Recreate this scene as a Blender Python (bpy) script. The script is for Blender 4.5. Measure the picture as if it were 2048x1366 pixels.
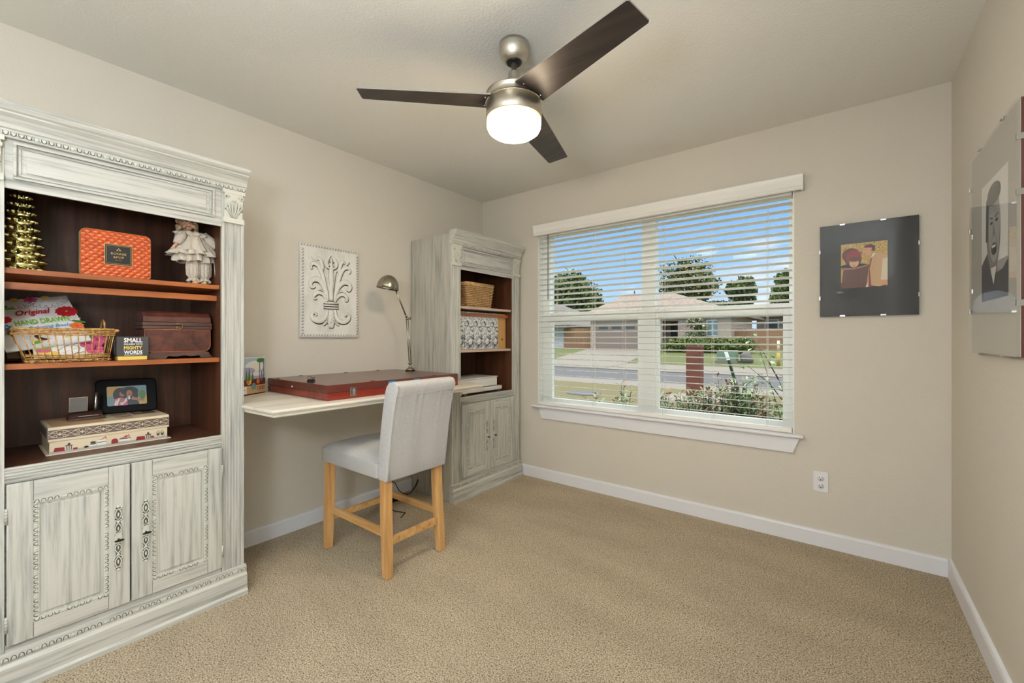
import bpy, bmesh, math, random
from mathutils import Vector, Matrix
PI=math.pi
for o in list(bpy.data.objects): bpy.data.objects.remove(o)
SC=bpy.context.scene; COL=SC.collection
# ------------------------------------------------------------------ camera
cd=bpy.data.cameras.new('camera'); cam=bpy.data.objects.new('camera',cd); COL.objects.link(cam)
cam.location=(2.661,0,1.178); cam.rotation_euler=(PI/2,0,math.radians(37.75))
cd.sensor_width=36; cd.lens=36*854/2048; cd.shift_y=-7/2048; cd.clip_start=.02; cd.clip_end=400
SC.camera=cam; SC.cycles.caustics_reflective=False
# ------------------------------------------------------------------ colour management
SC.view_settings.view_transform='Standard'; SC.view_settings.look='None'
SC.view_settings.exposure=-0.02; SC.view_settings.gamma=1; SC.view_settings.use_curve_mapping=False
# ------------------------------------------------------------------ sky
W=bpy.data.worlds.new('sky'); SC.world=W; W.use_nodes=True; nt=W.node_tree; nt.nodes.clear()
def N(t,typ,**k):
    n=t.nodes.new(typ)
    for a,b in k.items():
        if a.startswith('i_'): n.inputs[a[2:].replace('_',' ')].default_value=b
        else: setattr(n,a,b)
    return n
wo=N(nt,'ShaderNodeOutputWorld'); bg=N(nt,'ShaderNodeBackground'); tc=N(nt,'ShaderNodeTexCoord'); sep=N(nt,'ShaderNodeSeparateXYZ')
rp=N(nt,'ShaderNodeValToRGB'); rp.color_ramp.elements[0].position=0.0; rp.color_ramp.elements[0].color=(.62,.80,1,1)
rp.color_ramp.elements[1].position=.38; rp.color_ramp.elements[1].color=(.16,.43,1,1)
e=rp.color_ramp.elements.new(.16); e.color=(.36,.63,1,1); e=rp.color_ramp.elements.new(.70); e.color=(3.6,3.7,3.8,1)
cn=N(nt,'ShaderNodeTexNoise'); cn.inputs['Scale'].default_value=2.6; cn.inputs['Detail'].default_value=9; cn.inputs['Roughness'].default_value=.6
cm=N(nt,'ShaderNodeMapping'); cm.inputs['Scale'].default_value=(1,1,3.2); cm.inputs['Location'].default_value=(1.3,.4,.2)
cr=N(nt,'ShaderNodeValToRGB'); cr.color_ramp.elements[0].position=.54; cr.color_ramp.elements[1].position=.68
mx=N(nt,'ShaderNodeMixRGB'); mx.inputs[2].default_value=(.97,.97,1,1)
L=nt.links.new
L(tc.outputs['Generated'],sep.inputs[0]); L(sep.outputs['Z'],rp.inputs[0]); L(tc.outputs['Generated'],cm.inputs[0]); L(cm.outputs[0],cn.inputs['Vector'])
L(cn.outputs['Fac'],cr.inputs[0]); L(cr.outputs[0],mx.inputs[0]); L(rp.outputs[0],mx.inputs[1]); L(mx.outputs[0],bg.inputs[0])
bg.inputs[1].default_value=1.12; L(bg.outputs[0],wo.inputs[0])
# ------------------------------------------------------------------ sun (high, behind the house)
sl=bpy.data.lights.new('sun','SUN'); sl.energy=.6; sl.angle=.02; sl.color=(1,.95,.86)
so=bpy.data.objects.new('sun',sl); COL.objects.link(so); so.rotation_euler=(math.radians(38),0,math.radians(-28))
# ------------------------------------------------------------------ materials
MT={}
def lin(c):
    return tuple(((x/255)/12.92 if x/255<=.04045 else ((x/255+.055)/1.055)**2.4) for x in c)+(1,)
def newmat(n):
    m=bpy.data.materials.new(n); m.use_nodes=True; MT[n]=m
    return m,m.node_tree,m.node_tree.nodes['Principled BSDF']
def flat(n,c,rough=.6,metal=0,spec=.5,emit=0,coat=0,sheen=0,bump=0,bscale=200):
    if n in MT: return MT[n]
    m,t,b=newmat(n); b.inputs['Base Color'].default_value=lin(c); b.inputs['Roughness'].default_value=rough; b.inputs['Metallic'].default_value=metal
    b.inputs['Specular IOR Level'].default_value=spec; b.inputs['Coat Weight'].default_value=coat; b.inputs['Sheen Weight'].default_value=sheen
    if emit: b.inputs['Emission Color'].default_value=lin(c); b.inputs['Emission Strength'].default_value=emit
    if bump:
        no=N(t,'ShaderNodeTexNoise'); no.inputs['Scale'].default_value=bscale; no.inputs['Detail'].default_value=3
        q=N(t,'ShaderNodeTexCoord'); bu=N(t,'ShaderNodeBump'); bu.inputs['Strength'].default_value=bump; bu.inputs['Distance'].default_value=.002
        t.links.new(q.outputs['Object'],no.inputs['Vector']); t.links.new(no.outputs['Fac'],bu.inputs['Height']); t.links.new(bu.outputs[0],b.inputs['Normal'])
    return m
def grain(n,cols,scale=(1,1,1),nscale=8,detail=6,rough=.55,pos=None,bump=.1,bd=.001,coat=0,spec=.5,metal=0,dist=0.0,r2=.6):
    """noise stretched by 'scale' through a colour ramp"""
    m,t,b=newmat(n); q=N(t,'ShaderNodeTexCoord'); mp=N(t,'ShaderNodeMapping'); mp.inputs['Scale'].default_value=scale
    no=N(t,'ShaderNodeTexNoise'); no.inputs['Scale'].default_value=nscale; no.inputs['Detail'].default_value=detail; no.inputs['Roughness'].default_value=r2; no.inputs['Distortion'].default_value=dist
    r=N(t,'ShaderNodeValToRGB'); els=r.color_ramp.elements
    k=len(cols); pos=pos or [.3+.4*i/(k-1) for i in range(k)]
    els[0].position=pos[0]; els[0].color=lin(cols[0]); els[1].position=pos[-1]; els[1].color=lin(cols[-1])
    for i in range(1,k-1): e=els.new(pos[i]); e.color=lin(cols[i])
    l=t.links.new; l(q.outputs['Object'],mp.inputs[0]); l(mp.outputs[0],no.inputs['Vector']); l(no.outputs['Fac'],r.inputs[0]); l(r.outputs[0],b.inputs['Base Color'])
    b.inputs['Roughness'].default_value=rough; b.inputs['Coat Weight'].default_value=coat; b.inputs['Specular IOR Level'].default_value=spec; b.inputs['Metallic'].default_value=metal
    if bump:
        bu=N(t,'ShaderNodeBump'); bu.inputs['Strength'].default_value=bump; bu.inputs['Distance'].default_value=bd; l(no.outputs['Fac'],bu.inputs['Height']); l(bu.outputs[0],b.inputs['Normal'])
    return m
def wallmat(n,c,bs=.35):
    m,t,b=newmat(n); q=N(t,'ShaderNodeTexCoord'); no=N(t,'ShaderNodeTexNoise'); no.inputs['Scale'].default_value=95; no.inputs['Detail'].default_value=3; no.inputs['Roughness'].default_value=.55
    b.inputs['Base Color'].default_value=lin(c); b.inputs['Roughness'].default_value=.75; b.inputs['Specular IOR Level'].default_value=.25
    bu=N(t,'ShaderNodeBump'); bu.inputs['Strength'].default_value=bs; bu.inputs['Distance'].default_value=.004
    l=t.links.new; l(q.outputs['Object'],no.inputs['Vector']); l(no.outputs['Fac'],bu.inputs['Height']); l(bu.outputs[0],b.inputs['Normal']); return m
wallmat('wall_paint',(214,208,196)); wallmat('ceiling_paint',(234,232,225),.45)
flat('white_trim',(232,233,238),.4); flat('white_vinyl',(242,244,238),.35); flat('blind_white',(240,239,234),.4)
WW=[(140,141,137),(180,180,173),(198,197,189),(205,203,196)]
grain('whitewash_v',WW,(1,1,.045),80,6,.5,[.27,.42,.53,.7],.12)
grain('whitewash_h',WW,(1,.04,1),80,6,.5,[.27,.42,.53,.7],.12)
grain('whitewash_side',[(126,127,120),(164,162,152),(184,181,170),(192,189,178)],(1,1,.07),30,6,.55,[.28,.42,.55,.72],.1)
flat('whitewash_plain',(208,208,197),.5); flat('glaze_grey',(96,98,94),.6); flat('hinge_white',(190,190,180),.4)
grain('dark_walnut',[(58,34,20),(80,48,30),(96,60,38)],(1,1,.08),30,5,.42,None,.06)
grain('shelf_wood',[(122,66,32),(158,90,46),(176,104,56)],(1,.06,1),30,5,.34,None,.05)
grain('shelf_wood_glare',[(190,160,140),(206,180,160),(214,190,172)],(1,.06,1),30,5,.4,None,.05)  # shelf wood with the window glare put into its colour
grain('desk_paint',[(206,196,178),(226,220,206),(230,226,214)],(1,.1,1),9,5,.45,[.35,.5,.7],.04)
grain('oak',[(178,128,72),(204,158,100),(216,174,120)],(1,1,.06),34,5,.42,None,.06)
grain('oak_h',[(178,128,72),(204,158,100),(216,174,120)],(.08,1,1),34,5,.42,None,.06)
grain('cherry_lid',[(74,32,28),(92,42,34),(106,52,42)],(1,.05,1),26,5,.28,None,.03,coat=.3)
grain('cherry_bright',[(100,26,18),(122,36,24),(138,46,32)],(1,.05,1),26,5,.26,None,.03,coat=.3)
grain('fan_blade',[(34,29,28),(50,42,38),(62,52,46)],(.05,1,1),30,5,.42,None,.03,spec=.4); m,t,b=newmat('globe_rim'); b.inputs['Base Color'].default_value=(1,.9,.75,1); b.inputs['Emission Color'].default_value=(1,.66,.36,1); b.inputs['Emission Strength'].default_value=1.1
flat('blade_edge',(150,146,138),.4); 
grain('brushed_nickel',[(190,184,172),(212,206,194)],(1,1,30),12,3,.42,None,.02,metal=1)
flat('nickel_ring',(206,196,176),.18,1); flat('black_rubber',(18,18,18),.5); flat('black_gloss',(10,10,11),.32,spec=.3); flat('steel',(190,190,188),.22,1); flat('dark_bronze',(40,38,34),.4,.8)
flat('lamp_nickel',(160,154,140),.26,1)
m,t,b=newmat('carpet'); q=N(t,'ShaderNodeTexCoord'); l=t.links.new
n1=N(t,'ShaderNodeTexNoise'); n1.inputs['Scale'].default_value=200; n1.inputs['Detail'].default_value=5; n1.inputs['Roughness'].default_value=.8; n1.inputs['Distortion'].default_value=.4
r1=N(t,'ShaderNodeValToRGB'); E=r1.color_ramp.elements; E[0].position=.40; E[0].color=lin((70,57,42)); E[1].position=.59; E[1].color=lin((244,228,200)); e=E.new(.47); e.color=lin((188,170,142))
n2=N(t,'ShaderNodeTexNoise'); n2.inputs['Scale'].default_value=1.6; n2.inputs['Detail'].default_value=3; mp=N(t,'ShaderNodeMapping'); mp.inputs['Rotation'].default_value=(0,0,.6); mp.inputs['Scale'].default_value=(1,2.6,1)
r2=N(t,'ShaderNodeValToRGB'); E=r2.color_ramp.elements; E[0].position=.35; E[0].color=(.86,.86,.86,1); E[1].position=.65; E[1].color=(1,1,1,1)
mu=N(t,'ShaderNodeMixRGB'); mu.blend_type='MULTIPLY'; mu.inputs[0].default_value=1
bu=N(t,'ShaderNodeBump'); bu.inputs['Strength'].default_value=.9; bu.inputs['Distance'].default_value=.006
l(q.outputs['Object'],n1.inputs['Vector']); l(q.outputs['Object'],mp.inputs[0]); l(mp.outputs[0],n2.inputs['Vector']); l(n1.outputs['Fac'],r1.inputs[0]); l(n2.outputs['Fac'],r2.inputs[0])
l(r1.outputs[0],mu.inputs[1]); l(r2.outputs[0],mu.inputs[2]); l(mu.outputs[0],b.inputs['Base Color']); l(n1.outputs['Fac'],bu.inputs['Height']); l(bu.outputs[0],b.inputs['Normal']); b.inputs['Roughness'].default_value=.95; b.inputs['Specular IOR Level'].default_value=.1
def fabric(n,c1,c2,sc=420):
    grain(n,[c1,c2],(1,1,1),sc,2,.9,[.38,.62],.35,.001,spec=.15)
fabric('chair_linen',(172,171,170),(202,201,200))
def glassmat(n,tint=(1,1,1,1),ior=1.45,base=0.0,fac=1.0):
    m=bpy.data.materials.new(n); m.use_nodes=True; t=m.node_tree; t.nodes.clear(); MT[n]=m
    o=N(t,'ShaderNodeOutputMaterial'); tr=N(t,'ShaderNodeBsdfTransparent'); gl=N(t,'ShaderNodeBsdfGlossy'); gl.inputs['Roughness'].default_value=.0; fr=N(t,'ShaderNodeFresnel'); fr.inputs['IOR'].default_value=ior; mi=N(t,'ShaderNodeMixShader')
    tr.inputs[0].default_value=tint; ge=N(t,'ShaderNodeNewGeometry'); sb_=N(t,'ShaderNodeMath',operation='SUBTRACT'); sb_.inputs[0].default_value=1; ml=N(t,'ShaderNodeMath',operation='MULTIPLY'); l=t.links.new; l(ge.outputs['Backfacing'],sb_.inputs[1]); l(fr.outputs[0],ml.inputs[0]); l(sb_.outputs[0],ml.inputs[1]); l(ml.outputs[0],mi.inputs[0]); l(tr.outputs[0],mi.inputs[1]); l(gl.outputs[0],mi.inputs[2]); l(mi.outputs[0],o.inputs[0])
glassmat('window_glass',(.95,.97,.95,1),1.15); glassmat('picture_glass',(1,1,1,1),1.45)
m,t,b=newmat('globe_glass'); b.inputs['Base Color'].default_value=(1,.97,.9,1); b.inputs['Emission Color'].default_value=(1,.80,.56,1); b.inputs['Emission Strength'].default_value=72.0
m,t,b=newmat('ceiling_light_glass'); b.inputs['Base Color'].default_value=(1,1,1,1); b.inputs['Emission Color'].default_value=(.95,.98,1,1); b.inputs['Emission Strength'].default_value=60.0
# outdoors
grain('lawn',[(66,74,35),(91,95,49),(111,109,63)],(0,0,0),2.2,8,.95,[.35,.5,.66],.3,.05)
grain('near_lawn',[(78,78,43),(108,98,63),(125,113,78)],(0,0,0),3.5,8,.95,[.35,.5,.66],.3,.03)
grain('asphalt',[(84,82,82),(97,92,92)],(0,0,0),14,6,.9,None,.1,.01)
grain('concrete',[(122,112,101),(136,127,117)],(0,0,0),6,5,.9,None,.05,.01)
def brick(n,c1,c2,mo,sc=1,bw=.2,rh=.075,rot=(PI/2,0,0)):
    m,t,b=newmat(n); q=N(t,'ShaderNodeTexCoord'); mp=N(t,'ShaderNodeMapping'); mp.inputs['Rotation'].default_value=rot; br=N(t,'ShaderNodeTexBrick')
    br.inputs['Color1'].default_value=lin(c1); br.inputs['Color2'].default_value=lin(c2); br.inputs['Mortar'].default_value=lin(mo); br.inputs['Scale'].default_value=sc; br.inputs['Brick Width'].default_value=bw; br.inputs['Row Height'].default_value=rh; br.inputs['Mortar Size'].default_value=.012
    l=t.links.new; l(q.outputs['Object'],mp.inputs[0]); l(mp.outputs[0],br.inputs['Vector']); l(br.outputs[0],b.inputs['Base Color']); b.inputs['Roughness'].default_value=.9
brick('house_brick',(157,119,105),(189,164,150),(197,188,175)); brick('white_stone',(193,193,193),(210,208,206),(183,181,178),1,.4,.2)
brick('pillar_brick',(104,56,44),(122,70,54),(112,72,60))
grain('roof_shingle',[(125,105,94),(150,131,119),(164,146,133)],(1,.4,2),9,6,.95,None,.1,.02)
grain('roof_grey',[(102,97,94),(126,120,115)],(1,.4,2),9,6,.95,None,.1,.02)
grain('cedar',[(141,100,72),(172,134,100)],(9,9,.3),3,5,.9,None,.05)
flat('tan_paint',(183,166,147),.8); flat('garage_tan',(146,128,117),.7); flat('pane_dark',(81,89,97),.12); flat('door_dark',(50,44,42),.5); flat('pane_blue',(112,141,154),.2)
for i,c in enumerate([(61,81,39),(86,106,52),(112,128,67),(146,136,78)]): flat('leaf_%d'%i,c,.7)
flat('bark',(77,67,55),.9); flat('transformer_green',(114,134,115),.7); flat('boulder',(110,105,100),.9); flat('yellow_post',(189,161,75),.6); flat('stake_green',(28,55,38),.6); flat('meter_grey',(92,92,94),.8); flat('hedge_yellow',(117,122,58),.8)
# ------------------------------------------------------------------ mesh builder
class MB:
    def __init__(s): s.v=[]; s.f=[]; s.mi=[]; s.sm=[]; s.mats=[]; s.cur=0
    def m(s,name):
        if name not in s.mats: s.mats.append(name)
        s.cur=s.mats.index(name); return s
    def add(s,vs,fs,smooth=False):
        k=len(s.v); s.v+= [tuple(v) for v in vs]
        for f in fs: s.f.append(tuple(k+i for i in f)); s.mi.append(s.cur); s.sm.append(smooth)
        return s
    def box(s,x0,x1,y0,y1,z0,z1):
        vs=[(x,y,z) for x in (x0,x1) for y in (y0,y1) for z in (z0,z1)]
        return s.add(vs,[(0,1,3,2),(4,6,7,5),(0,4,5,1),(2,3,7,6),(0,2,6,4),(1,5,7,3)])
    def obox(s,c,ux,uy,uz,dx,dy,dz):
        c=Vector(c); ux,uy,uz=[Vector(a).normalized() for a in (ux,uy,uz)]
        vs=[c+ux*(a*dx/2)+uy*(b*dy/2)+uz*(d*dz/2) for a in (-1,1) for b in (-1,1) for d in (-1,1)]
        return s.add(vs,[(0,1,3,2),(4,6,7,5),(0,4,5,1),(2,3,7,6),(0,2,6,4),(1,5,7,3)])
    def bar(s,a,b,w,d,up=(0,0,1),w2=None,d2=None):
        a=Vector(a); b=Vector(b); t=(b-a).normalized(); sd=t.cross(Vector(up)).normalized(); u=sd.cross(t); w2=w2 or w; d2=d2 or d
        vs=[]
        for p,ww,dd in ((a,w,d),(b,w2,d2)):
            for i,j in ((-1,-1),(1,-1),(1,1),(-1,1)): vs.append(p+sd*(i*ww/2)+u*(j*dd/2))
        return s.add(vs,[(3,2,1,0),(4,5,6,7),(0,1,5,4),(1,2,6,5),(2,3,7,6),(3,0,4,7)])
    def tube(s,pts,r,n=8,closed=False,flatn=None,fl=1.0):
        pts=[Vector(p) for p in pts]; k=len(pts); rr=r if isinstance(r,(list,tuple)) else [r]*k; vs=[]; prev=None
        for i,p in enumerate(pts):
            a=pts[(i-1)%k] if (closed or i>0) else p; b=pts[(i+1)%k] if (closed or i<k-1) else p
            t=(b-a).normalized() if (b-a).length>1e-9 else Vector((0,0,1))
            if flatn is not None: nn=Vector(flatn); u=t.cross(nn).normalized(); w=nn.normalized()
            else:
                ref=prev if prev is not None else (Vector((0,0,1)) if abs(t.z)<.9 else Vector((1,0,0)))
                u=(ref-t*ref.dot(t)).normalized(); prev=u; w=t.cross(u)
            for j in range(n):
                an=2*PI*j/n; vs.append(p+u*(math.cos(an)*rr[i])+w*(math.sin(an)*rr[i]*fl))
        fs=[]
        for i in range(k if closed else k-1):
            for j in range(n):
                a=i*n+j; b=i*n+(j+1)%n; c=((i+1)%k)*n+(j+1)%n; d=((i+1)%k)*n+j; fs.append((a,b,c,d))
        if not closed: fs.append(tuple(range(n))[::-1]); fs.append(tuple((k-1)*n+j for j in range(n)))
        return s.add(vs,fs,True)
    def lathe(s,c,prof,n=32,sx=1,sy=1,axis=None,smooth=True):
        """prof: (r,h) list around +z at c, or around 'axis'"""
        c=Vector(c); M=Vector((0,0,1)).rotation_difference(Vector(axis)).to_matrix() if axis is not None else Matrix.Identity(3)
        vs=[]
        for r,h in prof:
            for j in range(n): a=2*PI*j/n; vs.append(c+M@Vector((r*math.cos(a)*sx,r*math.sin(a)*sy,h)))
        fs=[]
        for i in range(len(prof)-1):
            for j in range(n): fs.append((i*n+j,i*n+(j+1)%n,(i+1)*n+(j+1)%n,(i+1)*n+j))
        fs.append(tuple(range(n))[::-1]); fs.append(tuple((len(prof)-1)*n+j for j in range(n)))
        return s.add(vs,fs,smooth)
    def ball(s,c,rx,ry=None,rz=None,n=12,m=8):
        ry=ry or rx; rz=rz or rx; c=Vector(c)
        prof=[(math.sin(PI*i/m),-math.cos(PI*i/m)) for i in range(m+1)]; vs=[]
        for r,h in prof:
            for j in range(n): a=2*PI*j/n; vs.append(c+Vector((max(r,1e-4)*math.cos(a)*rx,max(r,1e-4)*math.sin(a)*ry,h*rz)))
        fs=[(i*n+j,i*n+(j+1)%n,(i+1)*n+(j+1)%n,(i+1)*n+j) for i in range(m) for j in range(n)]
        return s.add(vs,fs,True)
    def prof_y(s,prof,y0,y1,smooth=False):
        """closed (x,z) outline extruded along y"""
        k=len(prof); vs=[(x,y0,z) for x,z in prof]+[(x,y1,z) for x,z in prof]
        return s.add(vs,[tuple(range(k)),tuple(range(k,2*k))[::-1]]+[(i,i+k,(i+1)%k+k,(i+1)%k) for i in range(k)],smooth)
    def prof_x(s,prof,x0,x1,smooth=False):
        k=len(prof); vs=[(x0,y,z) for y,z in prof]+[(x1,y,z) for y,z in prof]
        return s.add(vs,[tuple(range(k)),tuple(range(k,2*k))[::-1]]+[(i,i+k,(i+1)%k+k,(i+1)%k) for i in range(k)],smooth)
    def prof_z(s,prof,z0,z1,smooth=False):
        k=len(prof); vs=[(x,y,z0) for x,y in prof]+[(x,y,z1) for x,y in prof]
        return s.add(vs,[tuple(range(k))[::-1],tuple(range(k,2*k))]+[(i,(i+1)%k,(i+1)%k+k,i+k) for i in range(k)],smooth)
    def loft(s,rings,smooth=False,cap=True):
        """list of equal-length closed rings"""
        n=len(rings[0]); vs=[p for r in rings for p in r]; fs=[]
        for i in range(len(rings)-1):
            for j in range(n): fs.append((i*n+j,i*n+(j+1)%n,(i+1)*n+(j+1)%n,(i+1)*n+j))
        if cap: fs.append(tuple(range(n))[::-1]); fs.append(tuple((len(rings)-1)*n+j for j in range(n)))
        return s.add(vs,fs,smooth)
    def grid(s,fn,nu,nv,smooth=True):
        vs=[fn(i/nu,j/nv) for i in range(nu+1) for j in range(nv+1)]
        return s.add(vs,[(i*(nv+1)+j,(i+1)*(nv+1)+j,(i+1)*(nv+1)+j+1,i*(nv+1)+j+1) for i in range(nu) for j in range(nv)],smooth)
    def build(s,name,mat=None,parent=None,bevel=0,seg=2,fixn=True,auto=False):
        me=bpy.data.meshes.new(name); off=Vector((0,0,0)); p=parent
        while p is not None: off+=p.location; p=p.parent
        me.from_pydata([tuple(Vector(v)-off) for v in s.v],[],s.f)
        names=s.mats if s.mats else [mat]
        for n in names: me.materials.append(MT[n])
        for i,pl in enumerate(me.polygons): pl.material_index=s.mi[i] if s.mats else 0; pl.use_smooth=s.sm[i]
        if fixn:
            bm=bmesh.new(); bm.from_mesh(me); bmesh.ops.recalc_face_normals(bm,faces=bm.faces); bm.to_mesh(me); bm.free()
        o=bpy.data.objects.new(name,me); COL.objects.link(o)
        if parent is not None: o.parent=parent
        if bevel:
            md=o.modifiers.new('bevel','BEVEL'); md.width=bevel; md.segments=seg; md.limit_method='ANGLE'; md.angle_limit=.6
        return o
def tag(o,label,cat,group=None):
    o['label']=label; o['category']=cat
    if group: o['group']=group
    return o
def thing(name,loc,label,cat,group=None):
    o=bpy.data.objects.new(name,None); o.empty_display_size=.05; o.location=loc; COL.objects.link(o); return tag(o,label,cat,group)
def struct(o): o['kind']='structure'; return o
def copy_tree(o,parent=None):
    c=o.copy(); COL.objects.link(c); c.parent=parent
    for ch in list(o.children): copy_tree(ch,c)
    return c
# flat printed art: layered polygons in a plane
class Art(MB):
    def __init__(s,O,U,V,Nn,step=.00010):
        super().__init__(); s.O=Vector(O); s.U=Vector(U); s.V=Vector(V); s.Nn=Vector(Nn).normalized(); s.k=0; s.step=step
    def P(s,u,v,h=0): return s.O+s.U*u+s.V*v+s.Nn*(s.k*s.step+h)
    def poly(s,pts,c):
        s.m(c); s.k+=1; s.add([s.P(u,v) for u,v in pts],[tuple(range(len(pts)))]); return s
    def rect(s,u0,u1,v0,v1,c): return s.poly([(u0,v0),(u1,v0),(u1,v1),(u0,v1)],c)
    def ell(s,u,v,a,b,c,rot=0,n=20):
        ca,sa=math.cos(rot),math.sin(rot)
        return s.poly([(u+a*math.cos(t)*ca-b*math.sin(t)*sa,v+a*math.cos(t)*sa+b*math.sin(t)*ca) for t in [2*PI*i/n for i in range(n)]],c)
    def line(s,pts,w,c):
        s.m(c); s.k+=1
        for (a,b),(d,e) in zip(pts[:-1],pts[1:]):
            L_=math.hypot(d-a,e-b) or 1; nx,ny=-(e-b)/L_*w/2,(d-a)/L_*w/2
            s.add([s.P(a+nx,b+ny),s.P(a-nx,b-ny),s.P(d-nx,e-ny),s.P(d+nx,e+ny)],[(0,1,2,3)])
        return s
    def flower(s,u,v,r,np_,c,cc,rot=0,w=.3,out=None,a0=0,a1=2*PI):
        for par in (0,1):
            for lay in ((out,1) if out else (1,)):
                k0=s.k
                for i in range(par,np_,2):
                    a=a0+(a1-a0)*i/np_+rot; s.k=k0
                    if lay==1: s.ell(u+r*.58*math.cos(a),v+r*.58*math.sin(a),r*.44,r*w,c,a,12)
                    else: s.ell(u+r*.58*math.cos(a),v+r*.58*math.sin(a),r*.46,r*w+.0012,out,a,12)
                s.k=k0+1
        s.ell(u,v,r*.2,r*.2,cc); return s
    def text(s,body,u0,u1,v0,v1,c,shear=0,bold=0):
        cu=bpy.data.curves.new('tmp','FONT'); cu.body=body; cu.shear=shear; cu.offset=bold; cu.resolution_u=2
        ob=bpy.data.objects.new('tmp',cu); COL.objects.link(ob); dg=bpy.context.evaluated_depsgraph_get(); me=bpy.data.meshes.new_from_object(ob.evaluated_get(dg))
        vs=[v.co.copy() for v in me.vertices]; fs=[tuple(p.vertices) for p in me.polygons]
        bpy.data.objects.remove(ob); bpy.data.curves.remove(cu); bpy.data.meshes.remove(me)
        x0=min(v.x for v in vs); x1=max(v.x for v in vs); y0=min(v.y for v in vs); y1=max(v.y for v in vs)
        s.m(c); s.k+=1; s.add([s.P(u0+(v.x-x0)/(x1-x0)*(u1-u0),v0+(v.y-y0)/(y1-y0)*(v1-v0)) for v in vs],fs); return s
inks={'ink_black':(22,20,20),'ink_white':(236,234,230),'ink_cream':(222,206,176),'ink_red':(196,36,44),'ink_green':(120,180,60),'ink_dgreen':(70,120,52),'ink_blue':(60,140,190),'ink_pink':(206,84,130),'ink_orange':(214,110,50),'ink_yellow':(226,196,96),
 'ink_grey':(128,126,124),'ink_dkgrey':(66,64,66),'ink_skin':(214,160,120),'ink_brown':(88,46,34),'ink_tan':(204,168,124),'ink_gold':(196,164,96),'ink_lav':(176,168,206),'ink_ltblue':(176,196,214),'ink_taupe':(104,88,84),'ink_maroon':(140,44,50),'ink_teal':(116,150,154),'ink_foliage':(190,156,82),'ink_midgrey':(170,168,164),'ink_dkblue':(84,96,140),'ink_skin2':(168,112,84)}
for k,c in inks.items(): flat(k,c,.45)
# ================================================================== ROOM
RW=3.085; RY=2.985; RH=2.44; BY=-1.9; T=.15
WX0,WX1,WZ0,WZ1=.628,2.437,.60,2.06
struct(MB().box(-T,RW+T,BY-T,RY+T,-.12,0).build('floor','carpet'))
struct(MB().box(-T,RW+T,BY-T,RY+T,RH,RH+.15).build('ceiling','ceiling_paint'))
struct(MB().box(-T,0,BY-T,RY+T,0,RH).build('wall_left','wall_paint'))
struct(MB().box(RW,RW+T,BY-T,RY+T,0,RH).build('wall_right','wall_paint'))
struct(MB().box(0,RW,BY-T,BY,0,RH).build('wall_front','wall_paint'))
struct(MB().box(0,WX0,RY,RY+T,0,RH).box(WX1,RW,RY,RY+T,0,RH).box(WX0,WX1,RY,RY+T,0,WZ0).box(WX0,WX1,RY,RY+T,WZ1,RH).build('wall_back','wall_paint'))
def bbprof(): return [(0,0),(.015,0),(.015,.078),(.0115,.088),(0,.090)]
struct(MB().prof_y(bbprof(),BY,RY).build('baseboard_left','white_trim'))
struct(MB().prof_y([(RW-a,b) for a,b in bbprof()],BY,RY).build('baseboard_right','white_trim'))
struct(MB().prof_x([(RY-a,b) for a,b in bbprof()],0.015,RW-.015).build('baseboard_back','white_trim'))
# window unit
w=struct(MB().box(WX0,WX0+.006,RY,RY+T,WZ0,WZ1).box(WX1-.006,WX1,RY,RY+T,WZ0,WZ1).box(WX0,WX1,RY,RY+T,WZ1-.006,WZ1).build('window_1','white_vinyl'))
y0,y1=3.055,3.125
fm=MB()
for a,b in ((WX0+.006,.700),(1.497,1.598),(2.406,WX1-.006)): fm.box(a,b,y0,y1,WZ0,WZ1)
for a,b in ((.700,1.497),(1.598,2.406)): fm.box(a,b,y0,y1,2.03,WZ1).box(a,b,y0,y1,WZ0,.635)
fm.build('window_frame','white_vinyl',w,.002)
for a,b in ((.700,1.497),(1.598,2.406)):
    sh=MB().box(a,a+.022,y0+.005,y0+.04,.635,1.39).box(b-.032,b,y0+.005,y0+.04,.635,1.39).box(a+.022,b-.032,y0+.005,y0+.04,.635,.672).box(a+.022,b-.032,y0+.005,y0+.04,1.325,1.39).build('lower_sash','white_vinyl',w,.002)
    MB().box(a+.022,b-.032,y0+.02,y0+.024,.672,1.325).build('glass_pane','window_glass',sh)
    MB().box(a,b,y0+.048,y0+.052,1.37,2.03).build('glass_pane','window_glass',w)
# stool and apron
SP=[(2.950,.598),(2.943,.602),(2.941,.608),(2.943,.614),(2.950,.618)]
st=MB().prof_x([(3.0545,.6005),(2.9855,.6005),(2.9855,.598)]+SP+[(3.0545,.618)],WX0+.0065,WX1-.0065)
for xa,xb_ in ((.587,WX0+.0064),(WX1-.0064,2.483)): st.prof_x([(2.9848,.598)]+SP+[(2.9848,.618)],xa,xb_)
struct(st.build('trim_1','white_trim'))
ap=MB(); ap.add([(x,y,z) for y in (2.968,2.985) for x,z in ((.642,.5975),(2.465,.5975),(2.432,.508),(.672,.508))],[(0,1,2,3),(7,6,5,4),(0,4,5,1),(1,5,6,2),(2,6,7,3),(3,7,4,0)]); struct(ap.build('trim_2','white_trim',None,.002))
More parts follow.
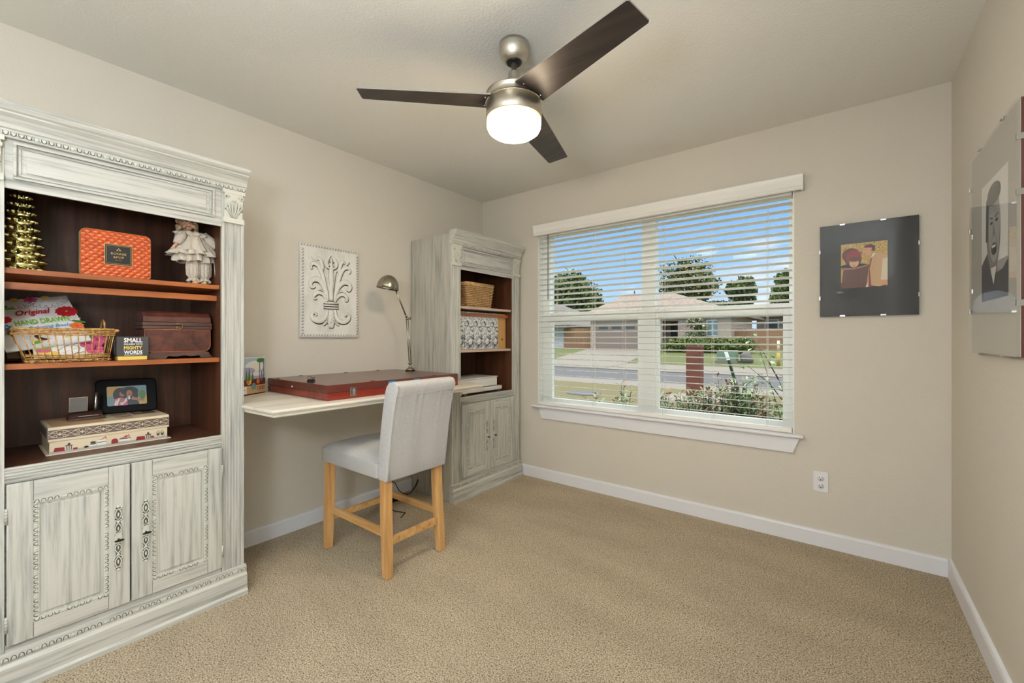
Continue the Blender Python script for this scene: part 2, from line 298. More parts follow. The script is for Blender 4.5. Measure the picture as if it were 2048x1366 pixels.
# blind
bl=thing('window_blind',(1.53,3.0,2.05),'wide white slatted blind lowered over the double window','blind')
MB().box(.64,2.425,2.985,3.035,2.02,2.055).build('headrail','blind_white',bl)
vp=[(2.975,2.028),(2.945,2.028),(2.938,2.034),(2.940,2.044),(2.934,2.052),(2.934,2.085),(2.930,2.095),(2.926,2.112),(2.932,2.118),(2.975,2.118)]
v=MB().prof_x([(2.950,2.028),(2.945,2.028),(2.938,2.034),(2.940,2.044),(2.934,2.052),(2.934,2.085),(2.930,2.095),(2.926,2.112),(2.932,2.118),(2.950,2.118)],.613,2.483)
v.box(.613,.624,2.95,2.985,2.03,2.118).box(2.472,2.483,2.95,2.985,2.03,2.118).build('valance','blind_white',bl)
s=MB(); ti=math.radians(8); k=31
for i in range(k):
    z=2.020-i*.0441; cz=z; cy=3.005; dy=.0245*math.cos(ti); dz=.0245*math.sin(ti); t=.0014
    pr=[(cy-dy,cz+dz+t),(cy,cz+t+.0016),(cy+dy,cz-dz+t),(cy+dy,cz-dz-t),(cy,cz-t+.0016),(cy-dy,cz+dz-t)]
    s.prof_x(pr,.640,2.426)
s.build('slats','blind_white',bl)
MB().box(.640,2.426,2.982,3.028,.6195,.646).build('bottom_rail','blind_white',bl,.003)
for x in (.795,1.138,1.385,1.675,1.992,2.298):
    MB().tube([(x,2.979,2.03),(x,2.979,.64)],.0009,5).tube([(x,3.031,2.03),(x,3.031,.64)],.0009,5).tube([(x+.006,3.006,2.03),(x+.006,3.006,.64)],.0007,5).build('ladder_cord','blind_white',bl)
MB().tube([(.736,2.972,2.03),(.736,2.972,1.50)],.0035,8).ball((.736,2.972,1.50),.005).build('tilt_wand','ink_grey',bl)
# outlet
ot=thing('wall_outlet',(2.563,RY,.364),'white duplex power outlet low on the window wall','outlet')
MB().box(2.528,2.598,RY-.006,RY,.307,.421).build('cover_plate','white_trim',ot,.002)
for z in (.343,.385):
    r=MB().lathe((2.563,RY-.0055,z),[(.001,0),(.0165,0),(.0165,.0025),(.001,.0025)],20,1,1,(0,-1,0)).build('receptacle','white_trim',ot)
    MB().box(2.5555,2.5575,RY-.0088,RY-.0078,z-.001,z+.008).box(2.5685,2.5705,RY-.0088,RY-.0078,z,z+.008).lathe((2.563,RY-.0078,z-.008),[(.0001,0),(.0028,0),(.0028,.001),(.0001,.001)],10,1,1,(0,-1,0)).build('slots','ink_black',r)
# ================================================================== BOOKCASES
def arc_strip(mb,o,d,u,n,length,pitch=.0172,h=.017):
    """row of raised lobes with a grey glaze line: o origin, d along, u up, n outward"""
    o,d,u,n=Vector(o),Vector(d),Vector(u),Vector(n); k=max(1,round(length/pitch)); p=length/k
    for i in range(k):
        c=o+d*(p*(i+.5))
        mb.m('whitewash_plain'); vs=[c+n*.0042]; m_=8
        for j in range(m_+1):
            a=PI*j/m_; vs.append(c+d*(math.cos(a)*p*.30)-u*(h*.18)+u*(math.sin(a)*h*.62)+n*.0008)
        mb.add(vs,[(0,j+1,j+2) for j in range(m_)]+[(0,m_+1,1)],True)
        mb.m('glaze_grey'); q=[]
        for j in range(m_+1):
            a=PI*j/m_; q.append(c+d*(math.cos(a)*p*.39)-u*(h*.28)+u*(math.sin(a)*h*.75)+n*.0012)
        if (i*7)%5!=3: mb.tube(q,.0011,4)
        mb.m('whitewash_plain')
        mb.tube([c+d*p*.5-u*h*.38+n*.001,c+d*p*.5+u*h*.05+n*.0024,c+d*p*.5+u*h*.42+n*.001],[.0012,.0022,.0012],5)
def make_bookcase(y,label):
    t=thing('bookcase',(0,y,0),label,'bookcase','matching whitewashed bookcases'); Y=lambda a:y+a
    X=.455; Wd=.807
    MB().box(.017,X-.012,Y(0),Y(.018),.004,1.93).box(.017,X-.012,Y(Wd-.018),Y(Wd),.004,1.93).box(.017,X-.012,Y(.018),Y(Wd-.018),1.915,1.93).box(.017,.024,Y(.018),Y(Wd-.018),.02,1.915).build('carcass','whitewash_side',t)
    # lining
    MB().box(.0242,.032,Y(.018),Y(Wd-.018),.74,1.90).box(.032,X-.012,Y(.072),Y(.088),.74,1.90).box(.032,X-.012,Y(.718),Y(.734),.74,1.90).box(.032,X-.006,Y(.088),Y(.718),.722,.740).box(.032,X-.012,Y(.088),Y(.718),1.885,1.90).build('interior_lining','dark_walnut',t)
    # face frame behind doors
    MB().box(X-.012,X,Y(.09),Y(.716),.125,.150).box(X-.030,X-.012,Y(.018),Y(Wd-.018),.10,.722).build('face_frame','whitewash_h',t)
    # fluted rail
    r=MB().box(X-.012,X-.001,Y(.088),Y(.718),.690,.742)
    for i in range(5): z=.694+i*.0102; r.prof_y([(X-.001,z),(X+.004,z+.002),(X+.004,z+.006),(X-.001,z+.008)],Y(.088),Y(.718))
    r.build('rail','whitewash_h',t)
    for a in (0,.718):
        p=MB().box(X-.012,X-.001,Y(a),Y(a+.089),.125,1.845)
        p.box(X-.001,X+.004,Y(a),Y(a+.012),.125,1.70).box(X-.001,X+.004,Y(a+.077),Y(a+.089),.125,1.70)
        for i in range(5): yy=a+.017+i*.0118; p.prof_z([(X-.001,Y(yy)),(X+.0035,Y(yy+.0025)),(X+.0035,Y(yy+.006)),(X-.001,Y(yy+.0085))],.13,1.70)
        p.build('pilaster','whitewash_v',t)
        c=MB().m('whitewash_plain').box(X-.001,X+.016,Y(a+.002),Y(a+.087),1.700,1.722).box(X-.001,X+.020,Y(a),Y(a+.089),1.832,1.848)
        c.loft([[(X-.001,Y(a+.008),z) if k==0 else (X-.001,Y(a+.081),z) if k==1 else (X+d,Y(a+.081),z) if k==2 else (X+d,Y(a+.008),z) for k in range(4)] for z,d in ((1.722,.008),(1.76,.010),(1.80,.014),(1.832,.018))])
        for sg in (-1,1):
            cy=Y(a+.0445)+sg*.030
            sp=[(X+.017,cy+sg*(.013-.0022*j/2)*math.cos(j*.8)*-1,1.815+(.013-.0022*j/2)*math.sin(j*.8)) for j in range(10)]
            c.tube(sp,.0032,6)
            c.m('glaze_grey').ball((X+.0175,cy,1.815),.0035).m('whitewash_plain')
            for q in range(3):
                c.tube([(X+.010,Y(a+.0445)+sg*.004*(q),1.726),(X+.016,Y(a+.0445)+sg*(.006+.010*q),1.755+.004*q),(X+.019,Y(a+.0445)+sg*(.008+.013*q),1.785-.004*q),(X+.016,Y(a+.0445)+sg*(.013+.012*q),1.796-.008*q)],[.003,.0035,.003,.0015],6)
                c.m('glaze_grey').ball((X+.0135,Y(a+.0445)+sg*(.014+.010*q),1.745+.014*((q*2)%3)),.0024).m('whitewash_plain')
        c.ball((X+.018,Y(a+.0445),1.80),.006)
        c.build('capital',None,t)
    # header with raised moulding
    h=MB().box(X-.012,X-.002,Y(.089),Y(.718),1.680,1.845)
    def ring(mb,ya,yb,za,zb,w,x0,x1):
        mb.box(x0,x1,Y(ya),Y(yb),zb-w,zb).box(x0,x1,Y(ya),Y(yb),za,za+w).box(x0,x1,Y(ya),Y(ya+w),za+w,zb-w).box(x0,x1,Y(yb-w),Y(yb),za+w,zb-w)
    ring(h,.108,.690,1.713,1.836,.008,X-.002,X+.008); ring(h,.120,.678,1.725,1.824,.006,X-.002,X+.003); h.box(X-.002,X+.002,Y(.138),Y(.660),1.740,1.808)
    h.build('header_panel','whitewash_h',t,.0012)
    cp=[(X-.012,1.845),(X+.012,1.846),(X+.014,1.872),(X+.020,1.876),(X+.024,1.890),(X+.034,1.906),(X+.047,1.916),(X+.047,1.922),(X+.054,1.927),(X+.060,1.936),(X+.060,1.950),(X-.012,1.950)]
    MB().prof_y(cp,Y(-.006),Y(Wd+.006)).build('crown_molding','whitewash_h',t)
    e=MB(); arc_strip(e,(X+.0132,Y(-.004),1.860),(0,1,0),(0,0,-1),(1,0,.06),Wd+.008); e.build('crown_carving',None,t,fixn=False)
    bp=[(.30,0),(X+.036,0),(X+.036,.016),(X+.028,.024),(X+.026,.086),(X+.018,.096),(X+.016,.124),(X+.004,.128),(.30,.128)]
    bp=[(max(a,X-.012),b) for a,b in bp]
    MB().prof_y(bp,Y(-.006),Y(Wd+.006)).build('base_molding','whitewash_h',t)
    e=MB(); arc_strip(e,(X+.0172,Y(-.004),.110),(0,1,0),(0,0,1),(1,0,.08),Wd+.008); e.build('base_carving',None,t,fixn=False)
    # shelves
    for z in (1.416,1.089):
        MB().box(.033,X-.02,Y(.089),Y(.717),z-.019,z).build('shelf','shelf_wood',t,.002)
    MB().box(X-.075,X-.052,Y(.0895),Y(.7165),1.346,1.371).build('shelf_support','shelf_wood',t,.002)
    # doors
    for a,b,pa,pb,hy,hx in ((.0935,.4035,.153,.343,.369,.0925),(.4085,.7155,.472,.661,.4505,.7165)):
        z0,z1=.1515,.6885; p0,p1=.204,.6225; xf=X+.016
        d=MB()
        d.box(X+.0005,xf,Y(a),Y(pa),z0,z1).box(X+.0005,xf,Y(pb),Y(b),z0,z1); dd=d.build('door','whitewash_v',t,.0022)
        for za,zb in ((z0,p0),(p1,z1)): MB().box(X+.0008,xf-.0006,Y(pa+.0008),Y(pb-.0008),za,zb).build('door_rail','whitewash_h',dd,.0015)
        MB().box(X+.0008,xf-.007,Y(pa),Y(pb),p0,p1).box(X+.0008,xf-.0025,Y(pa+.024),Y(pb-.024),p0+.024,p1-.024).build('door_panel','whitewash_v',dd,.002)
        e=MB().m('whitewash_plain'); ring(e,pa,pb,p0,p1,.014,xf-.007,xf-.002)
        nx=(1,0,0); xx=xf-.0022
        arc_strip(e,(xx,Y(pa),p0+.007),(0,1,0),(0,0,-1),nx,pb-pa,.0165,.013); arc_strip(e,(xx,Y(pa),p1-.007),(0,1,0),(0,0,1),nx,pb-pa,.0165,.013)
        arc_strip(e,(xx,Y(pa+.007),p0+.014),(0,0,1),(0,-1,0),nx,p1-p0-.028,.0165,.013); arc_strip(e,(xx,Y(pb-.007),p0+.014),(0,0,1),(0,1,0),nx,p1-p0-.028,.0165,.013)
        e.build('carved_border',None,dd,fixn=False)
        # pierced plate
        e=MB(); hz=.414; X1=xf+.0035
        e.m('glaze_grey')
        for zz,rz_ in ((.088,.036),(.040,.022),(-.040,.022),(-.088,.036)): e.ball((xf,Y(hy),hz+zz),.0010,.0105,rz_,16,8)
        e.m('whitewash_plain')
        for sg in (1,-1):
            q=lambda yy,zz:(X1,Y(hy)+yy,hz+sg*zz)
            for s2 in (1,-1):
                e.tube([q(0,.022),q(s2*.008,.030),q(s2*.009,.042),q(s2*.004,.052),q(0,.056)],.0019,6)
                e.tube([q(0,.056),q(s2*.004,.066),q(s2*.011,.072),q(s2*.0125,.078),q(s2*.009,.080)],.0019,6)
                e.tube([q(0,.070),q(s2*.007,.080),q(s2*.009,.092),q(s2*.006,.104),q(0,.112)],.0020,6)
                e.tube([q(s2*.002,.108),q(s2*.009,.112),q(s2*.010,.117)],.0018,6)
                e.tube([q(s2*.010,.010),q(s2*.0115,.020),q(s2*.007,.026)],.0018,6)
            e.ball(q(0,.120),.004,.005,.005); e.ball(q(0,.062),.003,.004,.006); e.ball(q(0,.090),.002,.003,.008); e.ball(q(0,.036),.002,.0025,.007)
        e.box(xf-.001,xf+.003,Y(hy-.0095),Y(hy+.0095),hz-.020,hz+.020)
        e.m('glaze_grey')
        for zz in (.040,-.040,.090,-.090): e.ball((xf+.0002,Y(hy),hz+zz),.0012,.0055,.009)
        pl=e.build('pierced_plate',None,dd)
        MB().tube([(xf+.002,Y(hy),hz-.004),(xf+.020,Y(hy),hz-.004)],.003,8).ball((xf+.022,Y(hy),hz-.004),.0045,.015,.0045).build('handle','dark_bronze',dd)
        for hz2 in (.225,.585):
            e=MB(); e.tube([(X+.016,Y(hx),hz2-.026),(X+.016,Y(hx),hz2+.026)],.0042,8)
            e.m('glaze_grey')
            for q2 in range(4): e.tube([(X+.016,Y(hx),hz2-.0165+q2*.011),(X+.016,Y(hx),hz2-.0155+q2*.011)],.0044,8)
            e.mats=['hinge_white','glaze_grey']; e.mi=[0]*(8+2)+[1]*(len(e.f)-10); e.build('hinge',None,dd)
    return t
bc=make_bookcase(0.0,'large whitewashed bookcase with carved doors in left foreground')
bc2=copy_tree(bc)
for o_ in bc2.children:
    if o_.name.startswith('shelf') and 'support' not in o_.name: o_.material_slots[0].link='OBJECT'; o_.material_slots[0].material=MT['shelf_wood_glare']; bc2.location=(0,2.143,0); bc2['label']='whitewashed bookcase in the far corner beside the window'  # far shelves get the colour with window glare painted in
# ================================================================== DESK
dk=MB()
zt=.868
def deskring(ins,z): 
    return [(.0,.809,z),(.4605+.004,.809,z),(.4605+.014,.792+ins,z),(.748-ins,.808+ins,z),(.764-ins,2.140-ins*.5,z),(.486,2.215-ins,z),(.479,2.141,z),(.0,2.141,z)]
dk.loft([deskring(.016,zt-.034),deskring(.012,zt-.030),deskring(.012,zt-.024),deskring(.002,zt-.012),deskring(0,zt-.010),deskring(0,zt-.003),deskring(.003,zt)])
tag(dk.build('desk','desk_paint'),'cream painted wooden desk slab fixed between the two bookcases','desk')
# puzzle box
pz=thing('puzzle_box',(.08,.98,zt),'jigsaw puzzle box with lakeside picture standing on desk left end','box')
A0=Vector((.055,1.0645,zt)); dU=Vector((.5,-.866,0)); nrm=Vector((.866,.5,0)); BW=.2; BHt=.205
MB().add([A0+dU*a*BW-nrm*b*.043+Vector((0,0,c*BHt)) for a in (0,1) for b in (0,1) for c in (0,1)],[(0,1,3,2),(4,6,7,5),(0,4,5,1),(2,3,7,6),(0,2,6,4),(1,5,7,3)]).build('box_body','ink_ltblue',pz)
a=Art(A0+nrm*.0004+dU*BW,-dU,(0,0,1),nrm)
a.rect(0,BW,0,BHt,'ink_white'); a.rect(0,BW,.006,.05,'ink_tan'); a.rect(0,.06,.008,.048,'ink_white'); a.rect(0,BW,0,.006,'ink_black'); a.rect(0,BW,.05,.085,'ink_brown'); a.rect(0,BW,.085,.12,'ink_lav'); a.rect(0,BW,.12,.2,'ink_ltblue')
a.ell(.12,.155,.07,.03,'ink_white'); a.ell(.06,.13,.06,.02,'ink_lav'); a.ell(.14,.112,.05,.012,'ink_white'); a.ell(.075,.075,.018,.02,'ink_yellow'); a.ell(.07,.073,.01,.013,'ink_orange'); a.ell(.145,.07,.015,.014,'ink_orange'); a.ell(.17,.10,.006,.03,'ink_grey')
for x in (.152,.182): a.rect(x,x+.005,.06,.195,'ink_dkgrey')
for x,h in ((.03,.08),(.055,.06),(.075,.075),(.1,.05)): a.poly([(x-.01,.08),(x+.01,.08),(x,.08+h)],'ink_dgreen')
a.ell(.16,.185,.03,.012,'ink_dgreen'); a.ell(.108,.042,.019,.016,'ink_teal'); a.ell(.108,.057,.012,.006,'ink_teal'); a.text('1000',.135,.192,.021,.043,'ink_brown'); a.line([(.145,.014),(.19,.014)],.0025,'ink_grey'); a.line([(.02,.03),(.05,.03)],.003,'ink_grey')
a.build('printed_picture',None,pz,fixn=False)
# wooden art case
cs=thing('wooden_case',(.34,1.55,zt),'flat cherry-red wooden case with silver latches lying on desk','case')
cx0,cx1,cy0,cy1=.010,.668,1.098,1.995
MB().box(cx0,cx1,cy0,cy1,zt+.0005,zt+.0375).build('lower_tray','cherry_bright',cs,.0015)
MB().box(cx0,cx1,cy0,cy1,zt+.0385,zt+.077).build('lid','cherry_lid',cs,.0015)
for yy in (1.238,1.86):
    lt=MB().box(cx1,cx1+.004,yy-.018,yy+.018,zt+.014,zt+.058).build('latch','steel',cs,.004,3)
    MB().box(cx1+.004,cx1+.009,yy-.007,yy+.007,zt+.020,zt+.050).ball((cx1+.008,yy,zt+.036),.004,.009,.006).build('latch_hook','ink_grey',lt,.002)
hd=MB().m('ink_blue').box(cx1,cx1+.012,1.452,1.490,zt+.050,zt+.070).box(cx1,cx1+.012,1.630,1.665,zt+.050,zt+.070).m('black_rubber').tube([(cx1+.010,1.47,zt+.060),(cx1+.020,1.50,zt+.058),(cx1+.022,1.56,zt+.056),(cx1+.020,1.62,zt+.058),(cx1+.010,1.65,zt+.060)],.004,8)
hd.build('carry_handle',None,cs)
for p in [(cx0+.02,yy,zt+.077) for yy in (1.28,1.58,1.83)]+[(cx1-.012,yy,zt+.077) for yy in (1.36,1.8)]: MB().box(p[0]-.006,p[0]+.006,p[1]-.010,p[1]+.010,p[2],p[2]+.003).build('lid_stud','ink_brown',cs)
for xx in (.12,.5): MB().box(xx-.008,xx+.008,cy0+.004,cy0+.016,zt+.077,zt+.080).build('lid_stud','ink_brown',cs)
MB().ball((.309,cy0-.001,zt+.048),.0045).build('side_stud','ink_white',cs)
bcl=thing('binder_clip',(.44,1.125,zt+.08),'small black clip lying on the red case corner','clip')
MB().prof_y([(.43,zt+.0775),(.455,zt+.0775),(.446,zt+.093),(.439,zt+.093)],1.115,1.150).build('clip_body','black_gloss',bcl,.001)
MB().tube([(.440,1.120,zt+.092),(.425,1.122,zt+.104),(.425,1.143,zt+.104),(.440,1.145,zt+.092)],.0013,6).tube([(.446,1.120,zt+.092),(.464,1.122,zt+.102),(.464,1.143,zt+.102),(.446,1.145,zt+.092)],.0013,6).build('clip_wires','black_rubber',bcl)
# desk lamp
zb=zt+.077; lx=.235
lp=thing('desk_lamp',(lx,1.953,zb),'brushed nickel desk lamp with dome shade standing on case','lamp')
MB().m('black_rubber').lathe((lx,1.953,zb+.0005),[(.001,0),(.034,0),(.034,.005),(.001,.005)],24).m('lamp_nickel').lathe((lx,1.953,zb+.0055),[(.001,0),(.032,0),(.031,.006),(.022,.014),(.012,.020),(.008,.030),(.010,.034),(.007,.038),(.001,.038)],24).build('base',None,lp)
e=MB(); e.ball((lx,1.952,1.000),.011); e.tube([(lx,1.952,.98),(lx,1.952,1.01)],.006,8); e.tube([(lx-.004,1.94,.999),(lx-.004,1.972,.999)],.004,8); e.build('swivel_joint','lamp_nickel',lp)
j1=Vector((lx,1.953,1.008)); j2=Vector((lx,1.926,1.315)); e=MB()
for d in (-.008,.008): e.tube([j1+Vector((0,d,0)),j2+Vector((0,d,0))],.0032,8)
e.box(lx-.005,lx+.005,1.940,1.956,1.02,1.026); e.build('lower_arm','lamp_nickel',lp)
e=MB(); e.ball(j2,.010); e.tube([j2+Vector((-.012,0,.0)),j2+Vector((.022,.004,0))],.005,10); e.tube([j2+Vector((.02,.004,0)),j2+Vector((.030,.006,0))],.009,10); e.build('elbow_joint','lamp_nickel',lp)
j3=Vector((lx,1.818,1.528)); MB().tube([j2,j2.lerp(j3,.5),j3],[.0055,.0055,.0055],10).tube([j2.lerp(j3,.05),j2.lerp(j3,.12)],.008,10).build('upper_arm','lamp_nickel',lp)
hc=Vector((lx,1.763,1.512)); e=MB(); R_=.073; pr=[(R_*math.cos(u),R_*1.25*math.sin(u)) for u in [PI/2*i/10 for i in range(11)]]
outer=[(R_+.001,-.004),(R_+.001,0)]+[(max(r,.001),h) for r,h in pr]
inner=[(max(r-.003,.001),max(h-.003,0)) for r,h in pr][::-1]+[(R_-.003,-.004),(R_+.001,-.004)]
e.lathe(hc,outer+inner,36,1,1,(.12,.10,1)); e.build('lamp_shade','lamp_nickel',lp)
MB().ball(hc+Vector((0,0,.022)),.024,.024,.03).build('bulb','ink_white',lp)
# ================================================================== STOOL
CY=1.452
ch=thing('counter_stool',(.62,CY,0),'grey linen counter stool with light oak legs at the desk','chair')
def dome(u,v):
    x=.352+u*.515; yy=CY-.212+v*.424; e=min(u/.10,(1-u)/.3,1); f=min(v/.12,(1-v)/.12,1); g=max(0,min(e,1))**.5*max(0,min(f,1))**.5
    return (x,yy,.566+.040*g*(1-.5*abs(v-.5))*(.85+.15*math.sin(PI*u)))
e=MB(); e.grid(dome,24,20)
rim=[dome(i/24,0) for i in range(25)]+[dome(1,j/20) for j in range(1,21)]+[dome(i/24,1) for i in range(23,-1,-1)]+[dome(0,j/20) for j in range(19,0,-1)]
e.loft([rim,[(p[0],p[1],.556) for p in rim],[(p[0],p[1],.49) for p in rim]],True)
e.build('seat','chair_linen',ch,.004)
bp=[(.922,.478),(.934,.56),(.953,.70),(.974,.82),(.990,.885),(1.000,.915),(1.006,.938),(1.002,.956),(.988,.966),(.965,.968),(.940,.962),(.920,.945),(.908,.915),(.888,.82),(.868,.70),(.856,.60),(.850,.54),(.848,.478)]
e=MB(); ny=48; rings=[]
for j in range(ny+1):
    v=j/ny; yy=CY-.196+v*.385; rings.append([(x+ (.003*math.sin(v*58+z*9)*(.4+.6*math.sin(v*17+1))*max(0,1-abs(z-.88)*12) if x>.915 else 0)+(.0035*math.sin(v*15+z*5)*max(0,1-abs(z-.56)*5) if x>.915 else 0),yy,z) for x,z in bp])
e.loft(rings,False); b_=e.build('backrest','chair_linen',ch,.008,3)
for p in b_.data.polygons: p.use_smooth=True
MB().tube([(.9265,CY-.190+.01,.485)]+[(x+.0005,CY-.191,z) for x,z in bp[1:7]],.0016,6).tube([(x+.0005,CY+.184,z) for x,z in bp[:7]],.0016,6).tube([(.995,CY-.19,.902),(.9955,CY+.184,.902)],.0016,6).build('piping','chair_linen',ch)
lg=[((.385,CY-.183),(.372,CY-.185)),((.385,CY+.183),(.372,CY+.188)),((.878,CY-.166),(.894,CY-.168)),((.878,CY+.166),(.894,CY+.180))]
for (tx,ty),(bx,by) in lg:
    e=MB(); h=.022; rr=[]
    for z,f,sc in ((0,1,.86),(.12,.75,.95),(.25,.35,1),(.37,.1,1),(.489,0,1)):
        x=tx+(bx-tx)*f; yy=ty+(by-ty)*f; rr.append([(x-h*sc,yy-h*sc,z+.001),(x+h*sc,yy-h*sc,z+.001),(x+h*sc,yy+h*sc,z+.001),(x-h*sc,yy+h*sc,z+.001)])
    e.loft(rr); e.build('leg','oak',ch,.003)
for sg in (-1,1): MB().box(.398,.868,CY+sg*.174-.010,CY+sg*.174+.010,.200,.236).build('stretcher','oak_h',ch,.002)
MB().box(.875,.897,CY-.148,CY+.150,.152,.188).build('stretcher','oak_h',ch,.002); MB().box(.366,.386,CY-.162,CY+.164,.152,.186).build('stretcher','oak_h',ch,.002)
# cords behind stool
pw=thing('power_adapter',(.10,1.93,0),'black power adapter with looped cord on carpet under desk','adapter')
MB().box(.07,.12,1.88,1.97,.001,.032).build('adapter_body','black_rubber',pw,.004)
e=MB(); e.tube([(.09,1.88,.018),(.085,1.85,.06),(.08,1.87,.13),(.08,1.905,.15),(.08,1.94,.12),(.085,1.97,.06),(.09,2.0,.03),(.10,2.05,.012),(.12,2.09,.05),(.13,2.115,.10),(.12,2.12,.11),(.12,2.10,.075),(.11,2.06,.02),(.10,2.0,.008)],.003,6)
e.tube([(.10,1.88,.012),(.16,1.82,.006),(.26,1.80,.005),(.34,1.83,.005),(.38,1.76,.005)],.003,6); e.build('cord','black_rubber',pw)
# ================================================================== FLEUR DE LIS PANEL
fp=thing('wall_plaque',(.02,1.478,1.474),'white carved fleur-de-lis wall plaque above desk','wall art')
py0,py1,pz0,pz1=1.280,1.676,1.182,1.768
grain('plaque_white',[(214,213,206),(232,231,225),(236,235,229)],(1,1,.5),10,5,.55,[.3,.5,.7],.05)
MB().box(.0,.022,py0,py1,pz0,pz1).build('board','plaque_white',fp,.002)
e=MB()
for yy in [py0+.012+ i*.0186 for i in range(21)]:
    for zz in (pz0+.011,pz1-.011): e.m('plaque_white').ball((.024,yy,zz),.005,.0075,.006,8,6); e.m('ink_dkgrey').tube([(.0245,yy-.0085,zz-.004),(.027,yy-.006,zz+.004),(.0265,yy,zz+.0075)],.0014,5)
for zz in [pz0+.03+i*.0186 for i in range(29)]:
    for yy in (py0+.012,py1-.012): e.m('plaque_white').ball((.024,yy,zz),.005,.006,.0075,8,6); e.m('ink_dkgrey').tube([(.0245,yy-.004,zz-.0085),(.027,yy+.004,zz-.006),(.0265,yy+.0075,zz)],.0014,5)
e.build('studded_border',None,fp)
e=MB(); c0=1.479
def stroke(pts,w,h=.010,sh=True):
    """leaf-like raised stroke; pts in (y offset,z)"""
    P3=[(.024,c0+a,b) for a,b in pts]; k=len(P3)
    # smooth
    S=[]; 
    for i in range(k-1):
        p0=Vector(P3[max(i-1,0)]); p1=Vector(P3[i]); p2=Vector(P3[i+1]); p3=Vector(P3[min(i+2,k-1)])
        for q in range(5):
            t=q/5; S.append(.5*((2*p1)+(-p0+p2)*t+(2*p0-5*p1+4*p2-p3)*t*t+(-p0+3*p1-3*p2+p3)*t*t*t))
    S.append(Vector(P3[-1])); n=len(S)
    ws=[]
    for i in range(n):
        u=i/(n-1)*(len(w)-1); j=min(int(u),len(w)-2); ws.append(w[j]+(w[j+1]-w[j])*(u-j))
    ws=[x*1.45 for x in ws]
    if sh: e.m('ink_dkgrey').tube([s_+Vector((-.0010,.0030,-.0034)) for s_ in S],[x+.0006 for x in ws],8,False,(1,0,0),.42)  # dark glaze copy offset under each stroke darkens the relief's recesses in colour
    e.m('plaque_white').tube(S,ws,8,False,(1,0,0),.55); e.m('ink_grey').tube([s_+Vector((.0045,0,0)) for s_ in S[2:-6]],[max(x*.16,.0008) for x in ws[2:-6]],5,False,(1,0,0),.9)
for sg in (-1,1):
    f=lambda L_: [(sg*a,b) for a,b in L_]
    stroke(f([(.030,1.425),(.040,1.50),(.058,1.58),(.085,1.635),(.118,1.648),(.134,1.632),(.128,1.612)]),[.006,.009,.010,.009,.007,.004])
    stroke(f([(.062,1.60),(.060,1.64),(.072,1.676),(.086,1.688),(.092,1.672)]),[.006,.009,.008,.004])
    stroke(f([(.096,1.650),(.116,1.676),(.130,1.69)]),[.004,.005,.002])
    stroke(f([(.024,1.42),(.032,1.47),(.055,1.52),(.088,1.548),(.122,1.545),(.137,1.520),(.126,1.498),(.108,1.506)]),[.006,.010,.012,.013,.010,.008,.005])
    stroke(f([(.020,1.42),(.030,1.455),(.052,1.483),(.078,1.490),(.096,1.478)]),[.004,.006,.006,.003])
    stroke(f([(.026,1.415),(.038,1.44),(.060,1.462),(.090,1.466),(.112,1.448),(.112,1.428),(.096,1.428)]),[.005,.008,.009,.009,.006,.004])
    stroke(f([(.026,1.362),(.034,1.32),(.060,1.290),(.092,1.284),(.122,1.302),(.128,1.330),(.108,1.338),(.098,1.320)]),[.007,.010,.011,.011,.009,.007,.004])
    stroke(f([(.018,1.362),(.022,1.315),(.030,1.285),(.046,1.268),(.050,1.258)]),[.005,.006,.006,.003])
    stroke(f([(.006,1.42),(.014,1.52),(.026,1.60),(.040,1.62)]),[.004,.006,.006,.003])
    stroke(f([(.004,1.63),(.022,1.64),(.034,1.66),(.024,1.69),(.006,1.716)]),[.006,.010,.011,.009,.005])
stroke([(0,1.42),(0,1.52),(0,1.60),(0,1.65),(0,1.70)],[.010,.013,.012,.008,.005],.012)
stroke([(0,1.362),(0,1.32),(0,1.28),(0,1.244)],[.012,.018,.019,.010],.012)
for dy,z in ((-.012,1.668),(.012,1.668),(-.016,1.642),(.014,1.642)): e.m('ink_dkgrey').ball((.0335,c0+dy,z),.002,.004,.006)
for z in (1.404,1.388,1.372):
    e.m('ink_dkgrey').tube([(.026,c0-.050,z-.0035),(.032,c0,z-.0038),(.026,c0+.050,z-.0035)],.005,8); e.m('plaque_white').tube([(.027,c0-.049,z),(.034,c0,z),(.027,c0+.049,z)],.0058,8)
for i in range(6): e.m('ink_grey').ball((.040,c0+(-.006 if i%2 else .006),1.335-i*.011),.0015,.002,.003)
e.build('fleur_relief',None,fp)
# ================================================================== FAN
FX,FY=1.542,1.459
fn=thing('ceiling_fan',(FX,FY,RH),'three-blade brushed nickel ceiling fan with glowing round light','ceiling fan')
MB().lathe((FX,FY,0),[(.001,2.44),(.0645,2.44),(.0655,2.425),(.0640,2.405),(.060,2.392),(.057,2.386),(.050,2.374),(.040,2.366),(.034,2.364),(.001,2.364)],40).build('canopy','brushed_nickel',fn)
MB().lathe((FX,FY,0),[(.001,2.3635),(.033,2.3635),(.031,2.359),(.001,2.359)],28).build('canopy_ring','black_rubber',fn)
MB().lathe((FX,FY,0),[(.001,2.36),(.011,2.36),(.011,2.322),(.022,2.321),(.0255,2.316),(.0255,2.262),(.028,2.258),(.028,2.228),(.001,2.228)],28).build('downrod','brushed_nickel',fn)
e=MB().m('brushed_nickel').lathe((FX,FY,0),[(.001,2.2275),(.112,2.2275),(.1195,2.225),(.1205,2.222),(.1205,2.219),(.1185,2.218),(.1185,2.190),(.121,2.188)],56)
e.m('nickel_ring').lathe((FX,FY,0),[(.100,2.188),(.1225,2.188),(.1235,2.184),(.1225,2.181),(.100,2.181)],56)
